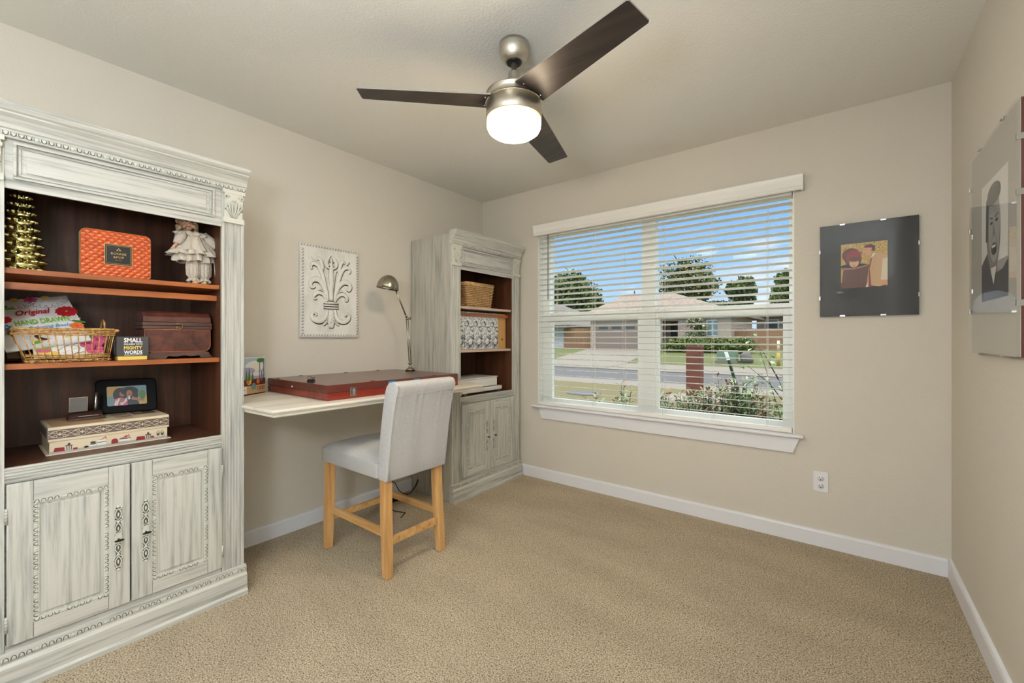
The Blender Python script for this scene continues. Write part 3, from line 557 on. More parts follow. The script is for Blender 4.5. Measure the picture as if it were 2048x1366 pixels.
e.m('brushed_nickel').lathe((FX,FY,0),[(.100,2.181),(.1195,2.180),(.1200,2.120),(.1180,2.118),(.100,2.118)],56); e.build('motor_housing',None,fn)
MB().lathe((FX,FY,0),[(.090,2.1195),(.1168,2.1195),(.1168,2.103),(.090,2.103)],56).build('globe_collar','globe_rim',fn)
MB().lathe((FX,FY,0),[(.100,2.104),(.1162,2.104),(.1160,2.098),(.1150,2.082),(.1080,2.068),(.092,2.056),(.066,2.048),(.035,2.0445),(.001,2.0435)],56).build('light_globe','globe_glass',fn)
for i,deg in enumerate((-15.5,-136,104.5)):
    a=math.radians(deg); u=Vector((math.cos(a),math.sin(a),0)); v0=Vector((-math.sin(a),math.cos(a),0))
    pt=math.radians(9.5); v_=v0*math.cos(pt)-Vector((0,0,1))*math.sin(pt)
    if i==0: pass
    n_=u.cross(v_); C0=Vector((FX,FY,2.193)); r0,r1=.105,.645; w0,w1=.152,.112; th=.006
    outl=[(r0,-w0/2),(r1-.006,-w1/2),(r1,-w1/2+.006),(r1,w1/2-.006),(r1-.006,w1/2),(r0,w0/2)]
    vs=[C0+u*a_+v_*b_+n_*(-th/2) for a_,b_ in outl]+[C0+u*a_+v_*b_+n_*(th/2) for a_,b_ in outl]; k=6
    bm_=MB().m('fan_blade'); bm_.add(vs,[tuple(range(k)),tuple(range(k,2*k))[::-1]]); bm_.m('blade_edge'); bm_.add(vs,[(q,q+k,(q+1)%k+k,(q+1)%k) for q in range(k)])
    bo=bm_.build('blade',None,fn)
    for sg in (-1,1): MB().ball(C0+u*.125+v_*(.045*sg)-n_*(th/2),.004).build('blade_screw','steel',bo)
# fill lights added out of view in the rear to brighten the room
flat('fill_uplight_glow',(226,242,255),.5,emit=640); flat('fill_globe_glow',(236,244,255),.5,emit=62)
for k_,(x,y,lab) in enumerate(((2.72,-.62,'added torchiere fill light, out of view in the rear of the room'),)):
    tl=thing('added_fill_lamp',(x,y,0),lab,'lamp')
    MB().lathe((x,y,0),[(.001,0.001),(.14,.001),(.14,.015),(.02,.03),(.012,.05),(.012,1.62),(.03,1.64),(.001,1.64)],28).build('pole','brushed_nickel',tl)
    MB().lathe((x,y,1.64),[(.001,0),(.05,.01),(.13,.06),(.17,.11),(.165,.11),(.125,.065),(.05,.02),(.001,.012)],36).build('bowl','brushed_nickel',tl)
    MB().lathe((x,y,1.64),[(.001,.055),(.10,.055),(.10,.06),(.001,.06)],28).build('glowing_disc','fill_uplight_glow',tl)
gl=thing('added_fill_lamp',(2.24,-.46,0),'added globe fill light, out of view in the rear of the room','lamp')  # second added fill light, a glowing globe on a stand
MB().lathe((2.24,-.46,0),[(.001,0.001),(.13,.001),(.13,.015),(.02,.03),(.011,.05),(.011,1.32),(.05,1.33),(.05,1.35),(.001,1.35)],28).build('pole','brushed_nickel',gl)
MB().ball((2.24,-.46,1.50),.155,.155,.155,32,20).build('globe','fill_globe_glow',gl)
# flush light in the rear of the room
cl=thing('ceiling_light',(1.5,-1.0,RH),'round flush ceiling light at the rear of the room','ceiling light')
MB().lathe((1.5,-1.0,0),[(.001,2.44),(.17,2.44),(.172,2.42),(.165,2.412),(.001,2.412)],40).build('rim','brushed_nickel',cl)
MB().lathe((1.5,-1.0,0),[(.001,2.411),(.155,2.411),(.150,2.385),(.11,2.362),(.05,2.350),(.001,2.348)],40).build('diffuser','ceiling_light_glass',cl)
# ================================================================== THINGS ON THE LEFT BOOKCASE
S1,S2,S3=1.4165,1.0895,.7405
# gold tree
def gold(u,v):
    z=u*.385; R=.078*(1-u)+.014*u; k=13; ph=(u*k)%1; row=int(u*k)
    a=2*PI*v; n=16; tier=(1-ph)**2.2; sc=.5+.5*math.cos(n*a+(PI if row%2 else 0))
    tier=math.exp(-((ph-.28)/.24)**2); r=R*(.80+.22*tier*(.25+.75*sc))
    return (.29+r*math.cos(a),.133+r*math.sin(a),S1+.001+z)
grain('gold_metal',[(196,190,128),(222,216,160)],(1,1,1),30,3,.2,None,.03,metal=1)
tag(MB().grid(gold,150,128).lathe((.29,.133,S1+.384),[(.001,0),(.012,0),(.008,.012),(.001,.016)],16).build('tree_figurine','gold_metal'),'shiny gold tiered cone tree on top shelf of the large bookcase','figurine')
# quilted tin
tn=thing('gift_tin',(.335,.386,S1),'orange quilted gift tin standing upright on top shelf','tin')
grain('orange_tin',[(176,66,12),(204,86,22)],(1,1,1),20,3,.3,None,.03,coat=.4)
def rr(y0,y1,z0,z1,r,x,n=6):
    out=[]
    for cy,cz,a0 in ((y1-r,z1-r,0),(y0+r,z1-r,PI/2),(y0+r,z0+r,PI),(y1-r,z0+r,3*PI/2)):
        for i in range(n+1): a=a0+PI/2*i/n; out.append((x,cy+r*math.cos(a),cz+r*math.sin(a)))
    return out
ty0,ty1,tz0,tz1=.281,.492,S1+.0005,1.604
e=MB().m('black_gloss').loft([rr(ty0+.003,ty1-.003,tz0,tz1-.003,.018,.300),rr(ty0,ty1,tz0,tz1,.02,.303),rr(ty0,ty1,tz0,tz1,.02,.322)],True)
e.m('ink_gold').loft([rr(ty0-.0006,ty1+.0006,tz0,tz1+.0006,.02,.322),rr(ty0-.0006,ty1+.0006,tz0,tz1+.0006,.02,.326)]); e.m('black_gloss').loft([rr(ty0,ty1,tz0,tz1,.02,.326),rr(ty0,ty1,tz0,tz1,.02,.345)],True); e.m('ink_gold').loft([rr(ty0-.0006,ty1+.0006,tz0,tz1+.0006,.02,.345),rr(ty0-.0006,ty1+.0006,tz0,tz1+.0006,.02,.349)]).m('orange_tin').loft([rr(ty0,ty1,tz0,tz1,.02,.349),rr(ty0+.001,ty1-.001,tz0+.001,tz1-.001,.019,.354)],True)
e.build('tin_body',None,tn)
pu=(ty1-ty0)/9; pv=(tz1-tz0)/8
def quilt(u,v):
    y=ty0+.002+u*(ty1-ty0-.004); z=tz0+.002+v*(tz1-tz0-.004); r=.018
    # clip to rounded rect
    cy=min(max(y,ty0+.002+r),ty1-.002-r); cz=min(max(z,tz0+.002+r),tz1-.002-r); d=math.hypot(y-cy,z-cz)
    if d>r: y=cy+(y-cy)*r/d; z=cz+(z-cz)*r/d
    a=(y-ty0)/pu; b=(z-tz0)/pv
    h=abs(math.sin(PI*(a+b)))*abs(math.sin(PI*(a-b)))
    return (.354+.0042*h**.6,y,z)
MB().grid(quilt,150,136).build('quilted_front','orange_tin',tn,fixn=False)
e=MB()
for i in range(19):
    for j in range(17):
        if (i+j)%2==0:
            y=ty0+i*pu/2; z=tz0+j*pv/2
            if ty0+.008<y<ty1-.006 and tz0+.006<z<tz1-.006 and not(.344<y<.434 and 1.468<z<1.556): e.ball((.3555,y,z),.0013,.0017,.0017,6,4)
ob=e.build('quilt_buttons','ink_gold',tn); ob['kind']='stuff'
pln=MB().m('ink_gold').box(.3585,.3605,.347,.431,1.470,1.552).m('ink_black').box(.3605,.3610,.349,.429,1.472,1.550).build('label_plate',None,tn)
a=Art((.3614,.389,1.511),(0,1,0),(0,0,1),(1,0,0))
for q in (((-.036,-.035),(.036,-.035)),((.036,-.035),(.036,.035)),((.036,.035),(-.036,.035)),((-.036,.035),(-.036,-.035))): a.line(q,.0007,'ink_gold')
a.text('BONNIE',-.023,.023,.0,.0085,'ink_gold'); a.text('&POP',-.016,.016,-.014,-.0055,'ink_gold'); a.text('NEW YORK',-.010,.010,-.023,-.0205,'ink_gold')
for dx,dz in ((0,.024),(-.004,.019),(.004,.019)): a.poly([(dx-.0035,dz-.004),(dx,dz+.004),(dx+.0035,dz-.004),(dx,dz-.0015)],'ink_gold')
a.build('lettering',None,pln,fixn=False)
# doll
fabric('doll_cotton',(176,166,152),(204,194,180),300); flat('doll_lace',(198,188,172),.9,bump=.5,bscale=500); flat('doll_skin',(206,158,132),.4); grain('doll_hair',[(150,124,94),(186,160,128)],(1,1,.3),60,4,.6,None,.1)
dl=thing('doll',(.34,.655,S1),'porcelain doll with blonde curls in ivory lace dress on top shelf','doll')
dx,dy=.34,.652
def ruffle(mb,cx,cy,prof,nw,amp,sx=1,sy=1,n=96,tilt=0):
    vs=[];fs=[]
    for r,z,am in prof:
        for j in range(n):
            a=2*PI*j/n; rr_=r*(1+am*math.sin(nw*a)+am*.5*math.sin(nw*2.3*a+1)); vs.append((cx+rr_*math.cos(a)*sx,cy+rr_*math.sin(a)*sy+tilt*(z-S1),z+am*.02*math.cos(nw*.5*a)))
    for i in range(len(prof)-1):
        for j in range(n): fs.append((i*n+j,i*n+(j+1)%n,(i+1)*n+(j+1)%n,(i+1)*n+j))
    mb.add(vs,fs,True)
for sg in (-1,1):
    e=MB(); ruffle(e,dx+.005,dy+.012+sg*.021,[(.012,1.560,.05),(.024,1.54,.08),(.027,1.50,.10),(.025,1.462,.10),(.016,1.449,.08),(.014,1.446,.08)],7,0,1,.95); e.build('pantaloon_leg','doll_cotton',dl)
    e=MB(); ruffle(e,dx+.006,dy+.012+sg*.021,[(.014,1.450,.05),(.019,1.440,.16),(.022,1.432,.20)],9,0); e.build('pantaloon_frill','doll_lace',dl)
    MB().ball((dx+.016,dy+.012+sg*.017,S1+.010),.021,.011,.0095).tube([(dx+.006,dy+.012+sg*.018,S1+.012),(dx+.004,dy+.012+sg*.018,1.46)],.009,8).build('shoe','ink_tan',dl)
e=MB(); ruffle(e,dx,dy,[(.020,1.655,.02),(.034,1.640,.05),(.050,1.610,.07),(.068,1.585,.09),(.080,1.566,.11)],8,0,.75,1.0,tilt=-.03); ruffle(e,dx,dy+.004,[(.03,1.60,.02),(.066,1.565,.10),(.078,1.548,.14)],9,0,.72,1.0); e.build('dress','doll_cotton',dl)
e=MB(); ruffle(e,dx,dy,[(.079,1.568,.11),(.086,1.556,.16),(.091,1.548,.20)],14,0,.76,1.0,tilt=-.03); ruffle(e,dx,dy-.008,[(.072,1.552,.11),(.078,1.535,.16),(.074,1.520,.22)],12,0,.70,.85); e.build('lace_hem','doll_lace',dl)
e=MB(); ruffle(e,dx,dy-.012,[(.018,1.657,.05),(.046,1.652,.14),(.056,1.641,.18),(.042,1.632,.15)],11,0,.7,1.05); e.build('lace_collar','doll_lace',dl)
for sg in (-1,1):
    MB().tube([(dx+.004,dy-.006+sg*.034,1.650),(dx+.012,dy-.002+sg*.056,1.625),(dx+.022,dy+sg*.074,1.592)],[.016,.021,.014],10).build('sleeve','doll_cotton',dl)
    MB().tube([(dx+.022,dy+sg*.074,1.592),(dx+.028,dy+sg*.084,1.578)],[.007,.005],8).ball((dx+.030,dy+sg*.086,1.575),.007,.006,.008).build('hand','doll_skin',dl)
hy=dy-.030; hz=1.690
e=MB().m('doll_skin').ball((dx,hy,hz),.028,.0265,.033,18,14).ball((dx+.0275,hy,hz-.004),.004,.0035,.004).tube([(dx,hy+.002,hz-.03),(dx,hy+.006,1.650)],.010,8)
for sg in (-1,1): e.ball((dx+.023,hy+sg*.013,hz-.012),.007,.008,.007); e.m('ink_dkgrey').ball((dx+.0255,hy+sg*.010,hz+.005),.0025,.004,.003).m('doll_skin')
e.m('ink_maroon').ball((dx+.0265,hy,hz-.0165),.0022,.0045,.0022); e.build('head',None,dl)
e=MB(); random.seed(4); e.ball((dx-.006,hy,hz+.012),.030,.031,.031)
for i in range(46):
    a=random.uniform(.55,2*PI-.55); r=.031; z=hz+random.uniform(-.03,.03); e.ball((dx-.002+r*math.cos(a),hy+r*1.12*math.sin(a),z),.0085,.0085,.011,7,5)
e.build('hair','doll_hair',dl)
MB().tube([(dx+.03,dy+.062,1.545),(dx+.034,dy+.064,1.50),(dx+.032,dy+.068,1.45),(dx+.035,dy+.070,1.42)],.0016,5).build('ribbon','doll_lace',dl)
# wicker basket
grain('wicker_gold',[(108,72,34),(168,124,66),(208,170,110)],(6,6,6),20,4,.4,None,.1)
bk=thing('wire_basket',(.29,.25,S2),'low open wicker basket of coloring books on middle shelf','basket')
random.seed(2)
def rect_loop(x0,x1,y0,y1,z,j=0):
    P_=[]
    for (xa,ya),(xb,yb) in (((x1,y0),(x1,y1)),((x1,y1),(x0,y1)),((x0,y1),(x0,y0)),((x0,y0),(x1,y0))):
        for i in range(8): t=i/8; P_.append((xa+(xb-xa)*t,ya+(yb-ya)*t,z+random.uniform(-j,j)))
    return P_
B0=(.165,.415,.142,.350); B1=(.150,.428,.105,.366)
e=MB()
for z,j,g in ((1.203,.0015,0),(1.208,.0015,.003),(1.212,.001,-.002),(1.197,.0015,.001),(1.190,.002,0)): e.tube(rect_loop(B1[0]-g,B1[1]+g,B1[2]-g,B1[3]+g,z,j),.0026,6,True)
e.build('basket_rim','wicker_gold',bk)
e=MB()
for z,g in ((1.092,0),(1.097,.003),(1.105,.001),(1.111,.003),(1.116,.001)): e.tube(rect_loop(B0[0]-g,B0[1]+g,B0[2]-g-.002,B0[3]+g+.002,z,.002),.0024,6,True)
for i in range(14):
    y=B0[2]+(B0[3]-B0[2])*i/13; e.tube([(B0[0],y,1.092),(B0[1],y,1.092)],.0018,5); e.ball((B0[1]+.004,y,1.095),.004,.004,.004,6,4)
e.build('basket_base','wicker_gold',bk)
def lerp(a,b,t): return a+(b-a)*t
for i in range(14):
    t=i/13; ya=lerp(B0[2],B0[3],t); yb=lerp(B1[2],B1[3],t)
    MB().tube([(B0[1]+.003,ya,1.092),(B1[1],yb,1.205)],.0018,6).build('upright_cane','wicker_gold',bk)
for i in range(1,8):
    t=i/8; xa=lerp(B0[0],B0[1],t); xb=lerp(B1[0],B1[1],t)
    for a_,b_ in ((B0[2],B1[2]),(B0[3],B1[3])): MB().tube([(xa,a_,1.092),(xb,b_,1.205)],.0018,6).build('upright_cane','wicker_gold',bk)
MB().tube([(.25,.352,1.205),(.25,.354,1.232),(.265,.354,1.248),(.29,.354,1.250),(.315,.354,1.240),(.325,.354,1.205)],.0035,7).build('basket_handle','wicker_gold',bk)
MB().ball((B1[1]+.002,B1[3]+.006,1.206),.006,.008,.006).build('rim_knot','wicker_gold',bk)
# books in the basket
def leaning_book(name,label,bl_,br_,up,h,th,draw,group='coloring books in the basket'):
    """bl_, br_ bottom corners; up direction (unit-ish)"""
    bl_,br_=Vector(bl_),Vector(br_); U_=(br_-bl_); wdt=U_.length; U_.normalize(); V_=Vector(up).normalized(); Nn=U_.cross(V_).normalized()
    if Nn.x<0: Nn=-Nn
    t=thing(name,tuple(bl_),label,'book',group)
    vs=[bl_+U_*a*wdt+V_*c*h-Nn*b*th for a in (0,1) for b in (0,1) for c in (0,1)]
    MB().add(vs,[(0,1,3,2),(4,6,7,5),(0,4,5,1),(2,3,7,6),(0,2,6,4),(1,5,7,3)]).build('pages','ink_white',t)
    a=Art(bl_+Nn*.0003,U_,V_,Nn); a.rect(0,wdt,0,h,'ink_white'); draw(a,wdt,h); a.build('cover_art',None,t,fixn=False); return t
def draw1(a,w,h):
    a.flower(w*.72,h*.985,.062,18,'ink_white','ink_yellow',0,.13,'ink_dkgrey',PI,2*PI); a.flower(w*.34,h*.985,.054,16,'ink_white','ink_yellow',.1,.13,'ink_dkgrey',PI,2*PI)
    a.flower(w*.53,h*.965,.020,7,'ink_pink','ink_maroon'); a.ell(w*.17,h*.83,.034,.008,'ink_green',-.3); a.ell(w*.10,h*.88,.03,.008,'ink_dgreen',-.2); a.ell(w*.05,h*.90,.02,.012,'ink_dkblue')
    a.flower(w*.89,h*.645,.031,12,'ink_red','ink_maroon',0,.26,'ink_maroon'); a.flower(w*.89,h*.645,.018,8,'ink_red','ink_yellow',.3,.3,'ink_maroon')
    a.flower(w*.12,h*.59,.021,9,'ink_red','ink_orange',0,.3,'ink_maroon'); a.flower(w*.02,h*.70,.018,7,'ink_red','ink_maroon'); a.flower(w*.12,h*.44,.014,5,'ink_blue','ink_white',.2,.34); a.flower(w*.20,h*.37,.014,5,'ink_blue','ink_white',.9,.34)
    a.ell(w*.02,h*.64,.02,.008,'ink_dgreen',.8); a.flower(w*.94,h*.46,.016,9,'ink_white','ink_yellow',0,.2,'ink_dkgrey'); a.flower(w*.92,h*.31,.020,8,'ink_orange','ink_red',0,.3,'ink_maroon'); a.ell(w*.97,h*.39,.02,.006,'ink_dgreen',-.6)
    a.text('Original',w*.28,w*.70,h*.60,h*.74,'ink_red',.35,.02); a.text('HAND DRAWN',w*.22,w*.87,h*.435,h*.535,'ink_green',0,.02); a.text('Coloring Book',w*.34,w*.85,h*.305,h*.395,'ink_blue',.35,.01)
leaning_book('coloring_book','white coloring book with red flowers and green lettering in basket',(.380,.096,1.130),(.380,.3075,1.170),(-.75,-.159,.642),.28,.005,draw1)
def draw2(a,w,h):
    a.rect(0,w,0,h,'ink_cream'); a.ell(w*.18,h*.78,.016,.02,'ink_orange',.4); a.ell(w*.14,h*.86,.018,.008,'ink_black',-.5)
    for cx_,cy_ in ((.42,.55),(.58,.72),(.66,.42),(.34,.32),(.5,.30)): a.ell(w*cx_,h*cy_,.032,.020,'ink_dkgrey',.5); a.ell(w*cx_,h*cy_,.0305,.0185,'ink_white',.5); a.line([(w*cx_-.02,h*cy_-.01),(w*cx_+.02,h*cy_+.01)],.001,'ink_grey')
    a.ell(w*.3,h*.9,.03,.01,'ink_white'); a.ell(w*.12,h*.45,.02,.03,'ink_green',.3); a.ell(w*.2,h*.2,.03,.01,'ink_yellow'); a.ell(w*.14,h*.3,.02,.008,'ink_pink')
    for cx_,cy_ in ((.80,.62),(.88,.35),(.74,.84),(.95,.75)): a.flower(w*cx_,h*cy_,.026,9,'ink_pink','ink_maroon',cx_*9,.3,'ink_maroon')
    a.ell(w*.86,h*.92,.018,.008,'ink_dgreen',.5); a.ell(w*.63,h*.92,.03,.006,'ink_yellow',.2)
leaning_book('coloring_book','coloring book with pink flowers and white dove leaning inside basket front',(.398,.160,1.104),(.404,.340,1.104),(-.55,-.06,.83),.105,.006,draw2)
leaning_book('coloring_book','pale cream book behind the other books at basket left end',(.27,.105,1.104),(.27,.150,1.104),(-.25,-.12,.96),.135,.010,lambda a,w,h:a.rect(0,w,0,h,'ink_cream'))
# word game box
gb=thing('game_box',(.36,.425,S2),'small black and yellow boxed word game beside the basket','box')
MB().box(.292,.404,.379,.469,S2+.0005,1.108).build('box_base','ink_yellow',gb,.0006); MB().box(.288,.407,.375,.473,1.106,1.183).build('box_lid','ink_dkgrey',gb,.0008)
a=Art((.4074,.375,1.106),(0,1,0),(0,0,1),(1,0,0)); w=.098
a.text('SMALL',w*.22,w*.80,.054,.072,'ink_white',0,.03); a.text('SQUARES WITH',w*.22,w*.80,.0435,.0505,'ink_white',0,.02); a.text('MIGHTY',w*.22,w*.79,.0255,.040,'ink_yellow',0,.03); a.text('WORDS',w*.22,w*.80,.0075,.0225,'ink_white',0,.03); a.line([(w*.23,.004),(w*.79,.004)],.002,'ink_white')
a.build('lettering',None,gb,fixn=False)
a=Art((.385,.3746,1.106),(-1,0,0),(0,0,1),(0,-1,0))
for i in range(8): a.line([(.0,.012+i*.007),(.018,.012+i*.007)],.0018,'ink_white')
a.build('side_print',None,gb,fixn=False)
# leather chest
cht=thing('keepsake_chest',(.32,.58,S2),'brown leather keepsake chest with brass clasp on middle shelf','chest')
grain('chest_leather',[(52,26,20),(86,46,36),(106,60,46)],(1,1,1),26,7,.4,[.3,.5,.7],.2,.002,coat=.15); grain('chest_band',[(66,44,38),(92,66,56)],(1,.2,1),30,5,.45,None,.1); flat('chest_stitch',(140,74,44),.6); flat('brass_old',(124,104,76),.35,.9)
xf=.378
def rrb(y0,y1,z0,z1,r,x,n=6):
    out=[(x,y1,z1),(x,y0,z1)]
    for cy,cz,a0 in ((y0+r,z0+r,PI),(y1-r,z0+r,3*PI/2)):
        for i in range(n+1): a=a0+PI/2*i/n; out.append((x,cy+r*math.cos(a),cz+r*math.sin(a)))
    return out
MB().loft([rrb(.464,.700,1.116,1.216,.030,.235),rrb(.464,.700,1.116,1.216,.030,xf)]).build('chest_body','chest_leather',cht,.003)
st_=[p for p in rrb(.466,.698,1.118,1.214,.028,xf+.001)]; st_=[(x,y,z) for x,y,z in st_]; MB().tube(st_,.0022,6,True).build('stitched_edge','chest_stitch',cht)
MB().box(.232,xf+.003,.459,.704,1.217,1.2295).build('lower_band','chest_band',cht,.0015); 
ld=MB().box(.232,xf+.003,.459,.704,1.2310,1.245).build('lid_band','chest_band',cht,.0015)
MB().prof_y([(.236,1.2455),(xf,1.2455),(xf-.002,1.268),(xf-.020,1.284),(.34,1.292),(.27,1.292),(.245,1.28),(.236,1.265)],.462,.701).build('lid','chest_leather',cht,.002)
fo=MB(); fo.add([(x,y,z) for x in (xf-.004,xf+.002) for y,z in ((.470,S2+.0005),(.474,1.1155),(.690,1.1155),(.706,S2+.0005),(.662,S2+.0005),(.655,1.101),(.625,1.0975),(.600,1.103),(.575,1.0975),(.545,1.101),(.535,S2+.0005))],[tuple(range(11)),tuple(range(11,22))[::-1]]+[(i,i+11,(i+1)%11+11,(i+1)%11) for i in range(11)])
fo.box(.25,xf-.005,.48,.69,1.104,1.1155); fo.build('scalloped_foot','chest_band',cht)
cl_=MB(); yc=.582; cl_.tube([(xf+.006,yc-.010,1.240),(xf+.008,yc+.002,1.243),(xf+.010,yc+.010,1.236),(xf+.010,yc+.010,1.226),(xf+.008,yc+.004,1.217),(xf+.007,yc+.001,1.215)],.0022,6).ball((xf+.007,yc,1.2255),.004).box(xf+.003,xf+.0055,yc-.012,yc+.010,1.234,1.243).box(xf+.003,xf+.0055,yc-.010,yc+.006,1.218,1.229); cl_.build('clasp','brass_old',cht,.0006)
# bottom opening: patterned long box
lb=thing('photo_storage_box',(.21,.378,S3),'long cream storage box printed with scrolls, shoes and bags','box')
bx0,bx1,by0,by1=.082,.330,.199,.558
MB().box(bx0-.004,bx1+.006,by0-.006,by1+.006,S3+.0003,S3+.003).build('base_board','ink_cream',lb); MB().box(bx0,bx1,by0+.003,by1-.006,S3+.003,S3+.056).build('box_tray','ink_cream',lb)
MB().box(bx0-.003,bx1+.003,by0-.001,by1,S3+.050,S3+.103).build('box_lid','ink_cream',lb,.0008)
a=Art((bx1+.0034,by0,S3+.05),(0,1,0),(0,0,1),(1,0,0)); w=.358
a.rect(0,w,.009,.043,'ink_taupe')
for i in range(6):
    c=w*(i+.5)/6; hh=w/12
    for sg in (-1,1):
        a.line([(c-hh+hh*2*t/16,.026+sg*.014*math.sin(PI*t/16)) for t in range(17)],.0013,'ink_cream')
        for s2 in (-1,1):
            sp=[(c+s2*(hh*.45)+ (.0095-.0007*t)*math.cos(t*.62)*s2,.026+sg*(.006+(.0075-.0006*t)*math.sin(t*.62))) for t in range(11)]
            a.line(sp,.0012,'ink_cream')
    a.line([(c-hh,.036),(c,.026),(c+hh,.016)],.001,'ink_cream'); a.line([(c-hh,.016),(c,.026),(c+hh,.036)],.001,'ink_cream'); a.flower(c,.026,.006,4,'ink_cream','ink_cream')
a.build('scroll_print',None,lb,fixn=False)
a=Art((bx1+.0004,by0+.003,S3+.003),(0,1,0),(0,0,1),(1,0,0)); a.rect(0,.35,0,.010,'ink_midgrey')
def bag(u): a.poly([(u,.008),(u+.030,.006),(u+.029,.021),(u+.004,.023)],'ink_maroon')
def gift(u,s_=1):
    a.rect(u,u+.018*s_,.009,.026*s_,'ink_cream'); 
    for q in range(3): a.rect(u+.002+q*.006*s_,u+.0045+q*.006*s_,.009,.026*s_,'ink_dkgrey')
    a.rect(u-.001,u+.019*s_,.024*s_,.027*s_,'ink_dkgrey'); a.ell(u+.009*s_,.031*s_,.004,.004,'ink_dkgrey')
def shoe(u,z,c): a.poly([(u,z),(u+.012,z+.002),(u+.022,z+.010),(u+.024,z+.010),(u+.026,z),(u+.0245,z),(u+.022,z+.007),(u+.012,z)],c)
bag(.010); gift(.042); a.rect(.062,.074,.007,.014,'ink_maroon'); a.ell(.098,.011,.007,.004,'ink_black'); a.rect(.108,.126,.010,.016,'ink_white'); a.rect(.108,.126,.016,.018,'ink_dkgrey'); a.rect(.110,.124,.019,.028,'ink_dkgrey'); a.rect(.128,.154,.010,.020,'ink_white'); a.rect(.128,.154,.020,.022,'ink_dkgrey'); a.rect(.128,.152,.023,.030,'ink_white'); shoe(.130,.031,'ink_maroon')
a.ell(.180,.018,.010,.010,'ink_maroon'); a.rect(.170,.190,.008,.018,'ink_maroon'); a.rect(.194,.228,.012,.021,'ink_white'); a.rect(.194,.229,.021,.024,'ink_dkgrey'); shoe(.192,.025,'ink_red'); shoe(.200,.027,'ink_red'); bag(.245); gift(.276); a.rect(.294,.304,.010,.017,'ink_maroon')
for u in (.318,.332): a.ell(u,.026,.0045,.011,'ink_dkgrey'); a.ell(u,.030,.0028,.006,'ink_cream')
a.build('shoe_print',None,lb,fixn=False)
a=Art((.08,by0,S3+.1032),(1,0,0),(0,1,0),(0,0,1)); a.rect(.01,.24,.01,.16,'ink_tan'); 
for i in range(5): a.rect(.03+.04*i,.05+.04*i,.20,.25,'ink_taupe' if i%2 else 'ink_tan')
a.rect(.02,.14,.265,.34,'ink_taupe'); a.rect(.05,.12,.275,.30,'ink_tan'); a.line([(.22,.02),(.22,.34)],.003,'ink_taupe'); a.build('lid_print',None,lb,fixn=False)
a=Art((bx0-.003,by0-.0014,S3+.05),(1,0,0),(0,0,1),(0,-1,0)); a.rect(.02,.22,.009,.043,'ink_taupe'); a.build('end_print',None,lb,fixn=False)
TZ=S3+.1045
# photo frame leaning
flat('frame_black',(9,9,10),.6,spec=.15)
pf=thing('framed_photo',(.12,.455,TZ),'black rounded photo frame with photo of two people hugging','photo frame')
th_=math.radians(12); Vv=Vector((-math.sin(th_),0.0,math.cos(th_))); Uu=Vector((.20,.98,0)).normalized(); Nf=Uu.cross(Vv).normalized()
if Nf.x<0: Nf=-Nf
O=Vector((.115,.358,TZ+.002)); fw,fh=.205,.150
def fp_(u,v,d=0): return O+Uu*u+Vv*v+Nf*d
def rr2(u0,u1,v0,v1,r,d,n=6):
    out=[]
    for cu_,cv,a0 in ((u1-r,v1-r,0),(u0+r,v1-r,PI/2),(u0+r,v0+r,PI),(u1-r,v0+r,3*PI/2)):
        for i in range(n+1): a_=a0+PI/2*i/n; out.append(tuple(fp_(cu_+r*math.cos(a_),cv+r*math.sin(a_),d)))
    return out
e=MB(); e.loft([rr2(0,fw,0,fh,.018,-.014),rr2(0,fw,0,fh,.018,-.003),rr2(.004,fw-.004,.004,fh-.004,.016,0),rr2(.034,fw-.034,.030,fh-.030,.008,.0),rr2(.036,fw-.036,.032,fh-.032,.008,-.003)],False,True); e.build('frame_border','frame_black',pf)
a=Art(fp_(.036,.032,-.0022),Uu,Vv,Nf); w,h=fw-.072,fh-.064
def clipr(): return [( (x.x),0) for x in []]
a.rect(0,w,0,h,'ink_teal'); a.poly([(0,h*.45),(0,h),(w*.36,h),(w*.3,h*.6)],'ink_foliage'); a.rect(w*.8,w,0,h*.5,'ink_foliage'); a.ell(w*.78,h*.42,.016,.016,'ink_ltblue'); a.ell(w*.88,h*.5,.012,.02,'ink_dgreen')
a.ell(w*.32,h*.56,.023,.031,'ink_black'); a.ell(w*.36,h*.66,.018,.016,'ink_black'); a.ell(w*.38,h*.60,.0095,.013,'ink_skin2'); a.ell(w*.395,h*.64,.007,.0028,'ink_black'); a.poly([(w*.16,0),(w*.18,h*.34),(w*.34,h*.42),(w*.50,h*.3),(w*.54,0)],'ink_pink')
for q in ((.24,.2),(.3,.3),(.42,.18),(.36,.1),(.48,.28),(.22,.08)): a.flower(w*q[0],h*q[1],.007,6,'ink_white','ink_maroon')
a.poly([(w*.5,0),(w*.5,h*.34),(w*.72,h*.36),(w*.8,0)],'ink_black'); a.ell(w*.56,h*.72,.030,.020,'ink_black'); a.ell(w*.66,h*.52,.016,.032,'ink_black'); a.ell(w*.555,h*.60,.010,.015,'ink_skin2'); a.ell(w*.555,h*.56,.005,.003,'ink_maroon'); a.poly([(w*.52,h*.28),(w*.58,h*.30),(w*.57,h*.46),(w*.53,h*.46)],'ink_white')
a.poly([(w*.60,h*.26),(w*.92,h*.16),(w*.93,h*.24),(w*.66,h*.40),(w*.62,h*.46)],'ink_skin2'); a.ell(w*.36,h*.26,.008,.010,'ink_skin2'); a.build('printed_photo',None,pf,fixn=False)
